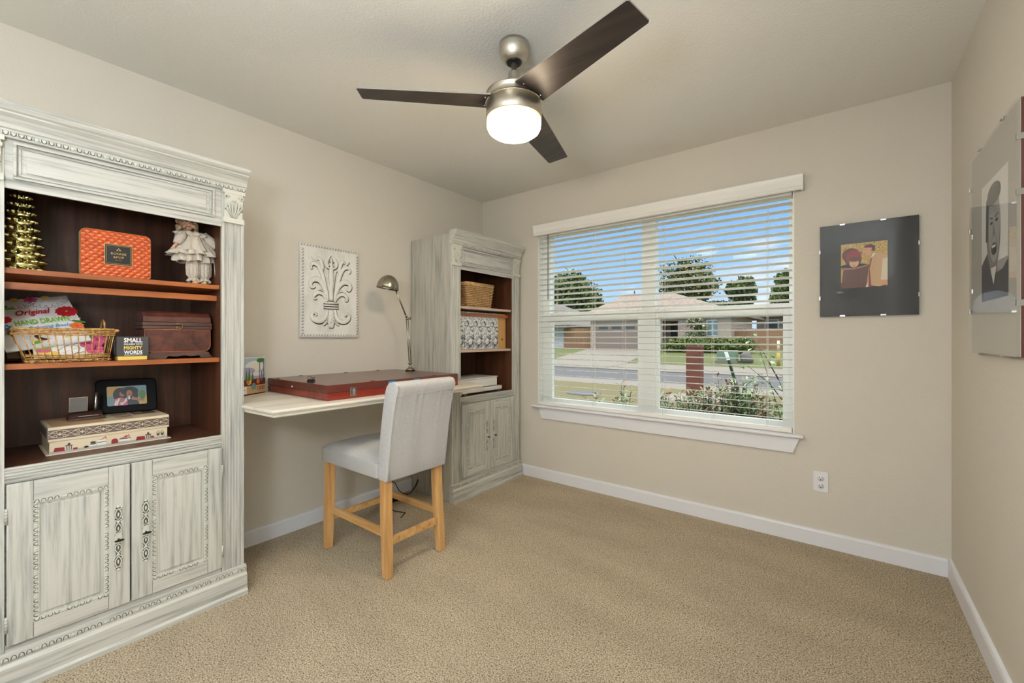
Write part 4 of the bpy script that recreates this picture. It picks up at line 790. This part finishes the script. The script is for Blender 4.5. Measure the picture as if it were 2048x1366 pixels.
# desk clock and pen
dc=thing('desk_clock',(.19,.30,TZ),'small silver desk clock with dark wood base on storage box','clock')
MB().add([(.155,.262,TZ),(.155,.372,TZ),(.225,.372,TZ),(.225,.262,TZ),(.158,.268,TZ+.028),(.158,.366,TZ+.028),(.205,.366,TZ+.012),(.205,.268,TZ+.012)],[(3,2,1,0),(4,5,6,7),(0,1,5,4),(1,2,6,5),(2,3,7,6),(3,0,4,7)]).box(.205,.228,.262,.372,TZ,TZ+.008).build('clock_base','chest_band',dc,.0015)
MB().box(.2065,.212,.292,.352,TZ+.0125,TZ+.0155).build('name_strip','steel',dc)
MB().obox((.180,.296,TZ+.060),(1,0,-.15),(0,1,0),(.15,0,1),.005,.056,.062).build('clock_frame','steel',dc,.001); MB().obox((.1835,.296,TZ+.0595),(1,0,-.15),(0,1,0),(.15,0,1),.001,.049,.055).build('clock_face','ink_grey',dc)
MB().tube([(.182,.345,TZ+.0285),(.176,.348,TZ+.060),(.172,.350,TZ+.100),(.171,.351,TZ+.106)],[.004,.0062,.0058,.002],10).build('pen','steel',dc)
# ================================================================== THINGS IN THE FAR BOOKCASE
grain('seagrass',[(150,104,60),(196,156,104),(222,188,138)],(1,1,1),90,3,.7,None,.2); grain('seagrass_dark',[(80,40,22),(120,66,38)],(1,1,1),90,3,.6,None,.2)
sb=thing('storage_basket',(.30,2.50,S1),'woven seagrass basket on top shelf of far bookcase','basket')
q0=(.20,.395,2.375,2.640); q1=(.185,.412,2.350,2.655)
e=MB(); nz=13; 
def ringpt(z,t,inset=0):
    x0=lerp(q0[0],q1[0],z);x1=lerp(q0[1],q1[1],z);ya=lerp(q0[2],q1[2],z);yb=lerp(q0[3],q1[3],z)
    return [(x1,ya),(x1,yb),(x0,yb),(x0,ya)]
for r in range(nz):
    z=r/(nz-1); c=ringpt(z,0); zz=S1+.006+z*.160; pts=[]
    for (xa,ya),(xb,yb),cnt in ((c[0],c[1],18),(c[1],c[2],12),(c[2],c[3],18),(c[3],c[0],12)):
        L_=math.hypot(xb-xa,yb-ya); nx,ny=(yb-ya)/L_,-(xb-xa)/L_
        for i in range(cnt): t=i/cnt; s_=(1 if (i+r)%2 else -1)*.003; pts.append((lerp(xa,xb,t)+nx*s_,lerp(ya,yb,t)+ny*s_,zz))
    e.tube(pts,.0062,6,True)
e.build('woven_side','seagrass',sb); MB().box(q0[0],q0[1],q0[2],q0[3],S1+.0005,S1+.006).box(q1[0]+.006,q1[1]-.008,q1[2]+.008,q1[3]-.008,S1+.12,S1+.125).build('basket_floor','seagrass_dark',sb)
e=MB(); 
c=ringpt(1.05,0); e.tube([(x,y,S1+.176) for x,y in c],.008,8,True); e.tube([(x,y,S1+.186) for x,y in c],.006,8,True); e.build('basket_rim','seagrass',sb)
# toile files
m,t,b=newmat('toile'); q=N(t,'ShaderNodeTexCoord'); no=N(t,'ShaderNodeTexNoise'); no.inputs['Scale'].default_value=24; no.inputs['Detail'].default_value=7; no.inputs['Roughness'].default_value=.78; no.inputs['Distortion'].default_value=1.6
r=N(t,'ShaderNodeValToRGB'); E_=r.color_ramp.elements; E_[0].position=.44; E_[0].color=lin((60,68,82)); E_[1].position=.52; E_[1].color=lin((236,236,232)); e=E_.new(.47); e.color=lin((150,156,164)); l=t.links.new
l(q.outputs['Object'],no.inputs['Vector']); l(no.outputs['Fac'],r.inputs[0]); l(r.outputs[0],b.inputs['Base Color']); b.inputs['Roughness'].default_value=.6
flat('file_tan',(206,160,96),.6)
labs=['cut off by the pilaster at left end','second from the left','third from the left, middle of row','fourth from the left','fifth from left, next to tan file']
ys=[2.2345,2.350,2.449,2.546,2.649,2.752]
for i in range(5):
    t_=thing('magazine_file',(.27,ys[i],S2),'toile patterned magazine file, '+labs[i],'magazine file','toile magazine files on middle shelf')
    MB().box(.12,.385,ys[i]+.0015,ys[i+1]-.0035,S2+.0005,1.380).build('file_case','toile',t_,.001)
    MB().box(.13,.380,ys[i+1]-.0033,ys[i+1]+.0002,S2+.0005,1.376).build('file_edge','ink_dkgrey' if i<3 else 'file_tan',t_)
t_=thing('magazine_file',(.27,2.8,S2),'plain tan magazine file with round finger hole at row end','magazine file')
MB().box(.12,.385,2.7545,2.851,S2+.0005,1.380).build('file_case','file_tan',t_,.001); MB().lathe((.385,2.803,1.166),[(.0001,0),(.0085,0),(.0085,.0006),(.0001,.0006)],18,1,1,(1,0,0)).build('finger_hole','ink_black',t_)
# printer/scanner
sc_=thing('scanner',(.25,2.55,S3),'white flatbed scanner on the counter of the far bookcase','scanner')
flat('scanner_white',(226,224,216),.35)
MB().box(.10,.395,2.32,2.790,S3+.010,S3+.042).build('lower_case','scanner_white',sc_,.005,3)
for yy in (2.36,2.76): MB().box(.36,.385,yy-.02,yy+.02,S3+.0003,S3+.010).build('foot','ink_grey',sc_)
MB().box(.10,.372,2.30,2.752,S3+.046,S3+.112).build('upper_lid','scanner_white',sc_,.004,3)
MB().box(.10,.376,2.30,2.758,S3+.114,S3+.121).build('top_cover','scanner_white',sc_,.002)
MB().box(.30,.374,2.50,2.66,S3+.042,S3+.0465).build('paper_slot','ink_dkgrey',sc_)
pt_=tag(MB().box(.20,.39,2.245,2.318,S3+.0005,S3+.030).build('paper_tray','ink_cream',None,.004),'small beige tray lying left of the white scanner','tray')
# ================================================================== PICTURES
p1=thing('framed_picture',(2.762,RY,1.55),'black square glass-fronted picture with small colour photo beside window','picture')
flat('mat_black',(24,23,22),.5); flat('mat_grey',(186,183,174),.6)
X0,X1,Z0,Z1=2.560,2.966,1.298,1.802; yb=RY-.002; yf=RY-.014
MB().box(X0+.001,X1-.001,yf,yb,Z0+.001,Z1-.001).build('backing_mat','mat_black',p1)
a=Art((2.654,yf-.0004,1.451),(1,0,0),(0,0,1),(0,-1,0),.00008); w,h=.193,.240
a.rect(0,w,0,h,'ink_foliage'); random.seed(7)
for i in range(150):
    a.k=1; a.ell(random.uniform(.004,w-.004),random.uniform(h*.55,h-.004),random.uniform(.002,.004),random.uniform(.002,.004),random.choice(['ink_yellow','ink_cream','ink_brown','ink_tan']),random.uniform(0,3),6)
a.rect(0,w,0,h*.12,'ink_brown'); a.poly([(0,0),(w*.06,h*.46),(w*.45,h*.46),(w*.62,h*.5),(w*.55,0)],'ink_brown'); a.ell(w*.27,h*.66,w*.19,h*.20,'ink_brown'); a.ell(w*.22,h*.74,w*.20,h*.16,'ink_brown'); a.ell(w*.28,h*.49,w*.31,h*.055,'ink_black'); a.ell(w*.28,h*.70,w*.17,h*.15,'ink_maroon')
a.ell(w*.29,h*.56,w*.105,h*.10,'ink_skin'); a.ell(w*.30,h*.64,w*.13,h*.05,'ink_brown')
for sg in (-1,1): a.ell(w*.29+sg*w*.042,h*.565,w*.02,h*.009,'ink_white'); a.ell(w*.29+sg*w*.042,h*.565,w*.009,h*.008,'ink_black'); a.line([(w*.29+sg*w*.02,h*.587),(w*.29+sg*w*.06,h*.587)],.0012,'ink_brown')
a.poly([(w*.28,h*.555),(w*.30,h*.555),(w*.31,h*.525),(w*.275,h*.525)],'ink_tan'); a.ell(w*.29,h*.503,w*.025,h*.007,'ink_maroon')
a.poly([(0,h*.44),(w*.05,h*.46),(w*.30,h*.445),(w*.58,h*.50),(w*.58,h*.47),(w*.30,h*.415),(0,h*.42)],'ink_skin2')
for x in (.1,.22,.34,.46): a.line([(w*x,h*.02),(w*(x+.01),h*.41)],.0008,'ink_maroon')
a.poly([(w*.54,0),(w*.60,h*.16),(w*.60,0)],'ink_cream'); a.poly([(w*.60,0),(w*.62,h*.5),(w*.66,h*.68),(w*.72,h*.6),(w*.70,0)],'ink_maroon')
a.poly([(w*.66,h*.04),(w*.63,h*.40),(w*.70,h*.72),(w*.78,h*.76),(w,h*.68),(w,h*.05),(w*.84,0),(w*.70,h*.02)],'ink_tan'); a.poly([(w*.86,h*.14),(w*.90,h*.60),(w,h*.62),(w,h*.14)],'ink_cream'); a.poly([(w*.86,h*.04),(w,h*.02),(w,h*.12),(w*.86,h*.14)],'ink_skin')
a.poly([(w*.64,h*.62),(w*.70,h*.68),(w*.76,h*.75),(w*.70,h*.74)],'ink_white'); a.ell(w*.60,h*.82,w*.10,h*.115,'ink_skin',-.2); a.poly([(w*.50,h*.84),(w*.46,h*.79),(w*.51,h*.77)],'ink_skin'); a.poly([(w*.50,h*.88),(w*.54,h*.94),(w*.66,h*.95),(w*.74,h*.9),(w*.74,h*.80),(w*.68,h*.79),(w*.67,h*.87)],'ink_brown'); a.ell(w*.66,h*.81,w*.014,h*.022,'ink_skin2'); a.ell(w*.545,h*.835,w*.014,h*.007,'ink_black'); a.line([(w*.51,h*.745),(w*.55,h*.745)],.0012,'ink_maroon'); a.line([(w*.70,h*.38),(w*.76,h*.70)],.001,'ink_skin2')
a.build('printed_photo',None,p1,fixn=False)
MB().box(X0,X1,yf-.0085,yf-.0062,Z0,Z1).build('glass_pane','picture_glass',p1)
e=None
MB().box(X0,X0+.0012,yf-.0062,yb,Z0,Z1).box(X1-.0012,X1,yf-.0062,yb,Z0,Z1).box(X0,X1,yf-.0062,yb,Z0,Z0+.0012).box(X0,X1,yf-.0062,yb,Z1-.0012,Z1).build('frame_edge','mat_black',p1)
for x,z in ((2.66,Z0),(2.83,Z0),(2.66,Z1),(2.83,Z1)): MB().box(x-.011,x+.011,yf-.0092,yb,z-.002 if z==Z0 else z-.006,z+.006 if z==Z0 else z+.002).build('mounting_clip','steel',p1)
for z in (1.40,1.66):
    for x in (X0,X1): MB().box(x-.002,x+.002,yf-.0092,yb,z-.01,z+.01).build('mounting_clip','steel',p1)
p2=thing('framed_picture',(RW,2.16,1.5),'large grey-matted glass-fronted picture with black and white face on right wall','picture')
Y0,Y1,Z0,Z1=1.868,2.452,1.122,1.872; xb=RW-.002; xg=RW-.022
MB().box(xg+.004,xb,Y0,Y1,Z0,Z1).build('backing_board','ink_brown',p2); MB().box(xg+.0025,xg+.004,Y0+.001,Y1-.001,Z0+.001,Z1-.001).build('grey_mat','mat_grey',p2)
a=Art((xg+.0022,2.295,1.309),(0,-1,0),(0,0,1),(-1,0,0),.00012); w,h=.316,.415
a.rect(0,w,0,h,'ink_midgrey'); a.rect(0,w,h*.3,h,'ink_white'); a.poly([(0,0),(0,h*.32),(w*.3,h*.42),(w*.4,h*.2),(w*.8,h*.22),(w,h*.28),(w,0)],'ink_dkgrey'); a.ell(w*.48,h*.56,w*.27,h*.33,'ink_grey'); a.ell(w*.52,h*.60,w*.22,h*.30,'ink_midgrey'); a.ell(w*.50,h*.86,w*.26,h*.09,'ink_dkgrey'); a.poly([(w*.18,h*.5),(w*.20,h*.85),(w*.30,h*.88),(w*.27,h*.5)],'ink_dkgrey')
for sg in (-1,1): a.ell(w*.52+sg*w*.10,h*.63,w*.05,h*.012,'ink_black'); a.line([(w*.52+sg*w*.04,h*.66),(w*.52+sg*w*.16,h*.68)],.005,'ink_dkgrey'); a.line([(w*.52+sg*w*.07,h*.52),(w*.52+sg*w*.13,h*.42)],.002,'ink_dkgrey')
a.poly([(w*.50,h*.63),(w*.56,h*.52),(w*.48,h*.51)],'ink_grey'); a.ell(w*.52,h*.41,w*.10,h*.05,'ink_black'); a.rect(w*.45,w*.59,h*.42,h*.44,'ink_white'); a.line([(w*.40,h*.72),(w*.64,h*.72)],.002,'ink_grey'); a.line([(w*.40,h*.75),(w*.64,h*.75)],.002,'ink_grey'); a.poly([(w*.40,h*.26),(w*.64,h*.26),(w*.52,h*.12)],'ink_white')
a.build('printed_photo',None,p2,fixn=False)
MB().box(xg-.0045,xg-.0022,Y0,Y1,Z0,Z1).build('glass_pane','picture_glass',p2)
for z in (1.28,1.60,1.76):
    for y in (Y0,Y1): MB().box(xg-.0055,xb,y-.002,y+.002,z-.009,z+.009).box(xg-.0055,xg-.0045,y-.007 if y==Y1 else y,y+.007 if y==Y0 else y,z-.009,z+.009).build('mounting_clip','steel',p2)
for y in (2.02,2.30):
    for z in (Z0,Z1): MB().box(xg-.0055,xb,y-.012,y+.012,z-.003,z+.003).build('mounting_clip','steel',p2)
# ================================================================== OUTDOORS
GZ=-.15
def slab(n,x0,x1,y0,y1,z0,z1,mt): return struct(MB().box(x0,x1,y0,y1,z0,z1).build(n,mt))
slab('ground_near',-60,60,RY+T+.02,11.5,GZ-.2,GZ,'near_lawn')
slab('sidewalk_near',-60,60,11.5,12.7,GZ-.2,GZ+.004,'concrete'); slab('road',-60,60,12.7,17.1,GZ-.3,GZ-.03,'asphalt'); slab('curb_far',-60,60,17.1,21.4,GZ-.2,GZ+.004,'concrete')
g=MB(); g.add([(-60,21.4,GZ),(60,21.4,GZ),(60,29,.36),(-60,29,.36),(60,90,.36),(-60,90,.36)],[(0,1,2,3),(3,2,4,5)]); struct(g.build('ground_far','lawn'))
g=MB(); g.add([(-60,17.6,GZ+.007),(60,17.6,GZ+.007),(60,20.0,GZ+.007),(-60,20.0,GZ+.007)],[(0,1,2,3)]); g=None
g=MB(); zc=lambda y:GZ+(.36-GZ)*(y-21.4)/7.6+.012
g.add([(-11.6,17.3,GZ+.012),(-5.6,17.3,GZ+.012),(-6.3,21.4,zc(21.4)),(-11.1,21.4,zc(21.4)),(-7.6,29.0,zc(29)),(-12.5,29.0,zc(29)),(-7.6,29.9,.372),(-12.5,29.9,.372)],[(0,1,2,3),(3,2,4,5),(5,4,6,7)]); struct(g.build('driveway','concrete'))
mc=tag(MB().lathe((-2.25,9.15,GZ),[(.001,0),(.42,0),(.42,.012),(.38,.02),(.001,.02)],24,1,.9).build('meter_cover','meter_grey'),'round grey meter cover set in the near lawn','cover')
# house across the street
hs=thing('house',(-8,31,.36),'single-storey brick house with tan garage door across the street','house')
G=.36; e=MB().m('tan_paint').box(-12.79,-7.45,30.0,38,G,2.98).m('house_brick').box(-12.80,-12.36,29.92,30.0,G,2.98).box(-8.08,-7.30,29.92,30.0,G,2.98)
e.m('house_brick').box(-6.24,-2.96,30.0,38,G,2.75).box(-7.45,-6.24,31.4,38,G,2.75).m('tan_paint').box(-3.75,-2.94,29.93,30.0,G+.9,2.75).box(-7.45,-6.24,29.95,30.05,2.36,2.75); e.build('walls',None,hs)
e=MB(); e.box(-12.34,-8.10,29.93,30.01,G,2.14); gd=e.build('garage_door','garage_tan',hs)
for k in range(4): MB().box(-12.34,-8.10,29.925,29.93,G+.43*k+.42,G+.43*k+.435).build('door_groove','door_dark',gd)
for k in range(4): MB().box(-12.1+1.05*k,-11.35+1.05*k,29.92,29.925,1.84,2.04).build('door_window','pane_dark',gd)
MB().box(-12.36,-8.08,29.90,29.98,2.14,2.30).build('door_header','tan_paint',hs)
MB().box(-7.15,-6.35,31.36,31.40,G,2.30).build('entry_door','door_dark',hs); MB().box(-7.40,-6.24,30.0,31.4,G-.01,G+.12).build('porch_step','concrete',hs)
wd=MB().box(-4.40,-3.68,29.94,29.99,1.30,2.36).build('window','white_vinyl',hs); MB().box(-4.34,-3.74,29.93,29.945,1.36,2.30).build('window_glass','pane_blue',wd); MB().box(-4.06,-4.02,29.92,29.93,1.36,2.30).build('glazing_bar','white_vinyl',wd)
def hip(mb,x0,x1,y0,y1,z0,rx0,rx1,ry0,ry1,z1):
    mb.add([(x0,y0,z0),(x1,y0,z0),(x1,y1,z0),(x0,y1,z0),(rx0,ry0,z1),(rx1,ry0,z1),(rx1,ry1,z1),(rx0,ry1,z1),(x0,y0,z0-.16),(x1,y0,z0-.16),(x1,y1,z0-.16),(x0,y1,z0-.16)],[(0,1,5,4),(1,2,6,5),(2,3,7,6),(3,0,4,7),(4,5,6,7),(0,8,9,1),(1,9,10,2),(2,10,11,3),(3,11,8,0),(8,11,10,9)])
e=MB(); hip(e,-13.3,-5.8,29.4,40,2.98,-10.75,-10.2,32.3,36,4.66); e.build('roof','roof_shingle',hs)
e=MB(); hip(e,-9.6,-2.5,29.6,41,2.80,-7.95,-7.45,32.4,37,4.58); e.build('roof','roof_shingle',hs)
MB().tube([(-10.5,33,4.5),(-10.5,33,4.95)],.05,8).build('vent_pipe','door_dark',hs)
h2=thing('house',(-22,34,.36),'white stone house with grey roof behind the left fence','house')
MB().box(-27,-15.6,30.8,40,G,2.1).build('walls','white_stone',h2); e=MB(); hip(e,-28,-14.9,30,41,2.25,-24,-19,34,36,4.4); e.build('roof','roof_grey',h2)
MB().box(-17.3,-16.7,30.74,30.8,.8,2.0).build('window','pane_dark',h2)
h3=thing('house',(4,44,.36),'brick house with white-framed windows behind the right fence','house')
MB().box(-3.2,14,42,52,G,3.1).build('walls','house_brick',h3)
for x in (-2.6,-1.2,.2,2.0,3.6): f=MB().box(x,x+1.05,41.9,42.0,1.5,2.75).build('window','white_vinyl',h3); MB().box(x+.1,x+.95,41.86,41.9,1.6,2.65).build('window_glass','pane_dark',f)
e=MB(); hip(e,-4.0,15,41.2,53,3.1,0,10,46,48,5.3); e.build('roof','roof_grey',h3)
h4=thing('house',(-17,50,.36),'distant house with low hip roof seen above the fence','house')
MB().box(-23,-14.5,52.5,60.5,G,3.0).build('walls','tan_paint',h4); e=MB(); hip(e,-24,-13.7,51.9,61.5,3.0,-20,-18,55.5,57.5,5.4); e.build('roof','roof_grey',h4)
def fence(name,label,x0,x1,y,zb,zt_):
    t=thing(name,((x0+x1)/2,y,zb),label,'fence')
    n=int((x1-x0)/.14); e=MB()
    for i in range(n):
        x=x0+(x1-x0)*i/n; e.box(x,x+(x1-x0)/n*.93,y,y+.02,zb,zt_+((i*37)%5)*.006)
    e.build('boards','cedar',t)
    for z in (zb+.25,zt_-.2): MB().box(x0,x1,y+.022,y+.06,z,z+.09).build('rail','cedar',t)
fence('wooden_fence','cedar board fence left of the garage across the street',-15.6,-12.82,30.6,G,1.95)
fence('wooden_fence','long cedar board fence right of the brick house',-2.90,9,30.8,G+.1,1.76)
# street furniture
mp_=thing('brick_pillar',(.13,9.7,GZ),'brown brick mailbox pillar on the near lawn by the street','pillar')
MB().box(-.015,.280,9.60,9.86,GZ,.97).build('pillar_shaft','pillar_brick',mp_); MB().box(-.025,.290,9.59,9.87,.97,1.005).build('pillar_cap','pillar_brick',mp_)
MB().lathe((.1,9.8,GZ),[(.001,0),(.75,0),(.7,.03),(.001,.035)],24).build('mulch_ring','garage_tan',mp_)
tf=thing('transformer_box',(-1.8,23.2,-.03),'green utility transformer box on the far lawn','utility box')
MB().box(-2.25,-1.40,22.8,23.5,-.12,.57).build('cabinet','transformer_green',tf,.03); MB().box(-2.32,-1.34,22.75,23.6,-.12,.06).build('base_pad','concrete',tf)
bo=MB(); bo.ball((-1.02,23.3,.16),.29,.30,.36,18,12); bo=bo.build('boulder','boulder'); random.seed(3)
for v_ in bo.data.vertices: v_.co+=Vector((.03*math.sin(v_.co.z*13),.02*math.sin(v_.co.x*11),.03*math.sin(v_.co.x*9+v_.co.y)))
tag(bo,'grey rounded boulder beside the green utility box','boulder')
yp=thing('marker_post',(.39,22.4,-.1),'yellow and white marker post on the right of far lawn','post')
MB().tube([(.39,22.4,-.1),(.39,22.4,.57)],.07,10).build('post_base','yellow_post',yp); MB().tube([(.39,22.4,.57),(.39,22.4,1.06)],.055,10).build('post_top','ink_cream',yp)
stk=thing('garden_stake',(1.75,6.0,GZ),'leaning green and white garden stake among the shrubs','stake')
MB().bar((1.81,6.0,GZ),(1.51,6.0,.897),.032,.03).build('stake_rod','stake_green',stk); MB().bar((1.51,6.0,.897),(1.475,6.0,1.012),.036,.034).build('stake_tip','ink_white',stk)
# vegetation
def leafcloud(mb,c,rx,ry,rz,n,s0,s1,seed,mats,shell=.55,blobs=0):
    random.seed(seed); c=Vector(c); bl_=[]
    if blobs:
        for i in range(blobs):
            d=Vector((random.gauss(0,1),random.gauss(0,1),random.gauss(0,1))).normalized(); bl_.append((Vector((d.x*rx*.62,d.y*ry*.62,d.z*rz*.62)),random.uniform(.28,.45)))
    for i in range(n):
        d=Vector((random.gauss(0,1),random.gauss(0,1),random.gauss(0,1))).normalized()*random.uniform(shell,1)
        if blobs: o,k=random.choice(bl_); p=c+o+Vector((d.x*rx*k,d.y*ry*k,d.z*rz*k))
        else: p=c+Vector((d.x*rx,d.y*ry,d.z*rz))
        u=Vector((random.gauss(0,1),random.gauss(0,1),random.gauss(0,1))).normalized(); w=u.cross(Vector((random.gauss(0,1),random.gauss(0,1),random.gauss(0,1)))).normalized(); s=random.uniform(s0,s1)
        mb.m(mats[i%len(mats)]); mb.add([p-u*s,p+w*s*.6,p+u*s,p-w*s*.6],[(0,1,2,3)])
LM=['leaf_0','leaf_1','leaf_2']
def tree(name,label,x,y,h,rx,rz,n,s,seed,mats=LM,blobs=26,cz=None):
    t=thing(name,(x,y,G),label,'tree','trees beyond the houses'); zc_=cz if cz is not None else h-rz
    e=MB(); e.tube([(x,y,G-.1),(x+.1,y,G+(zc_-G)*.5),(x,y,zc_+rz*.3)],[.28,.2,.08],8)
    random.seed(seed)
    for i in range(9):
        a=random.uniform(0,2*PI); e.tube([(x,y,zc_-rz*.6+i*.12*rz),(x+rx*.7*math.cos(a),y+rx*.5*math.sin(a),zc_-rz*.1+i*.13*rz)],[.10,.03],6)
    e.build('trunk','bark',t); e=MB(); leafcloud(e,(x,y,zc_),rx,rx*.8,rz,n,s*.6,s,seed,mats,.5,blobs); e.build('crown',None,t,fixn=False)
tree('leafy_tree','dense green tree behind the white stone house',-24.2,46,10.1,4.6,4.4,9000,.30,11,LM,40,5.4)
tree('leafy_tree','tall airy tree with yellowing top behind the brick house',-9.6,44,9.8,3.3,2.9,4300,.20,12,['leaf_0','leaf_1','leaf_3'],30,6.7)
tree('leafy_tree','smaller round tree right of the tall tree',-5.1,46,7.6,1.55,1.7,2600,.20,13,LM,16,5.6)
tree('leafy_tree','dark low tree just above the brick house roof',-9.2,53,5.7,4.6,1.1,4200,.24,14,['leaf_0','leaf_1'],26,4.5)
tree('leafy_tree','bright green tree at the right window edge',-.7,40,7.0,1.5,2.0,3200,.20,15,['leaf_1','leaf_2'],18,4.9)
bu_=thing('flowering_bush',(-5.0,29.2,G),'loose bush with white blossoms in front of the brick wall','bush')
e=MB(); leafcloud(e,(-4.85,29.2,1.65),.85,.5,1.0,2600,.05,.12,21,['leaf_1','leaf_2','leaf_1','ink_cream','ink_midgrey'],.3,14); e.build('foliage',None,bu_,fixn=False); MB().tube([(-4.85,29.2,G-.02),(-4.85,29.2,1.9)],.05,6).build('stem','bark',bu_)
hg=thing('hedge',(-4.5,28.4,G),'low yellow-green hedge in front of the brick house','hedge')
e=MB(); 
for i,x in enumerate((-6.0,-5.2,-4.4,-3.6,-2.8,-2.0)): leafcloud(e,(x,28.0,.66+(.10 if i%2 else 0)),.72,.6,.48,1100,.05,.12,30+i,['leaf_2','leaf_1','hedge_yellow'],.6)
e.build('foliage',None,hg,fixn=False)
# shrubs outside the window
flat('shrub_leaf_a',(104,128,80),.45); flat('shrub_leaf_b',(156,176,124),.45); flat('shrub_leaf_red',(150,112,84),.45)
def lance(mb,p,d,L_,w_):
    d=Vector(d).normalized(); s=d.cross(Vector((0,0,1))); s=s.normalized() if s.length>.01 else Vector((1,0,0)); up=s.cross(d)
    mid=p+d*L_*.5+up*L_*.04; tip=p+d*L_-Vector((0,0,L_*.12))
    mb.add([p,mid+s*w_,tip,mid-s*w_,mid-up*w_*.3],[(0,1,4),(1,2,4),(2,3,4),(3,0,4)])
def shrub(label,x,y,h,n,seed,spread=.35,ll=.085):
    random.seed(seed); t=thing('shrub',(x,y,GZ),label,'shrub','leafy shrubs under the window'); st_=MB(); lf=MB()
    for i in range(int(n*1.7)):
        a=random.uniform(0,2*PI); r=random.uniform(0,spread); hh=h*random.uniform(.45,1); b0=Vector((x+r*.3*math.cos(a),y+r*.3*math.sin(a),GZ)); b1=Vector((x+r*math.cos(a),y+r*math.sin(a),GZ+hh)); md_=b0.lerp(b1,.55)+Vector((0,0,.04)); st_.tube([b0,md_,b1],[.006,.004,.002],5)
        for k in range(15):
            t_=.28+.72*k/14; p=b0.lerp(md_,t_*2) if t_<.5 else md_.lerp(b1,(t_-.5)*2); aa=a+k*2.4; el=.25+.5*t_
            lf.m('shrub_leaf_red' if (t_>.86 and i%3==0) else ('shrub_leaf_b' if (k+i)%3==0 else 'shrub_leaf_a')); lance(lf,p,(math.cos(aa),math.sin(aa),el),ll*random.uniform(.8,1.2),ll*.13)
    st_.build('stems','bark',t); lf.build('leaves',None,t,fixn=False)
for i,(px,y,h,n,lab) in enumerate([(.74,4.5,.84,16,'sparse leafy shrub at right end of the left sash'),(1.12,4.5,.80,38,'leafy shrub left of the brick pillar under the window'),(1.36,4.55,.76,30,'low leafy shrub below the brick pillar'),(1.62,4.5,.86,44,'leafy shrub just right of the brick pillar'),(1.87,4.5,.96,52,'tallest leafy shrub below the leaning stake'),(2.10,4.4,.80,40,'leafy shrub at the right end of the row'),(.36,4.6,.68,9,'small sprig of shrub at bottom of the left sash')]):
    shrub(lab,px,y,h,n,40+i,.22,.095)
tw=thing('sapling',(2.25,4.5,GZ),'thin sapling with round leaves at right window edge','sapling')
e=MB(); l2=MB(); random.seed(77)
for (a_,b_) in (((2.35,4.6,GZ),(2.05,4.5,1.10)),((2.3,4.6,.5),(1.98,4.4,.92)),((2.3,4.6,.4),(2.2,4.4,.86)),((2.2,4.55,.8),(1.95,4.6,1.20))):
    a_,b_=Vector(a_),Vector(b_); e.tube([a_,a_.lerp(b_,.5)+Vector((0,0,.05)),b_],[.006,.004,.002],5)
    for k in range(16):
        p=a_.lerp(b_,.35+.65*k/15)+Vector((random.uniform(-.06,.06),random.uniform(-.06,.06),random.uniform(-.05,.05))); aa=random.uniform(0,6.3); l2.m('shrub_leaf_a' if k%2 else 'shrub_leaf_b'); lance(l2,p,(math.cos(aa),math.sin(aa),-.3),.06,.018)
e.build('stems','bark',tw); l2.build('leaves',None,tw,fixn=False)
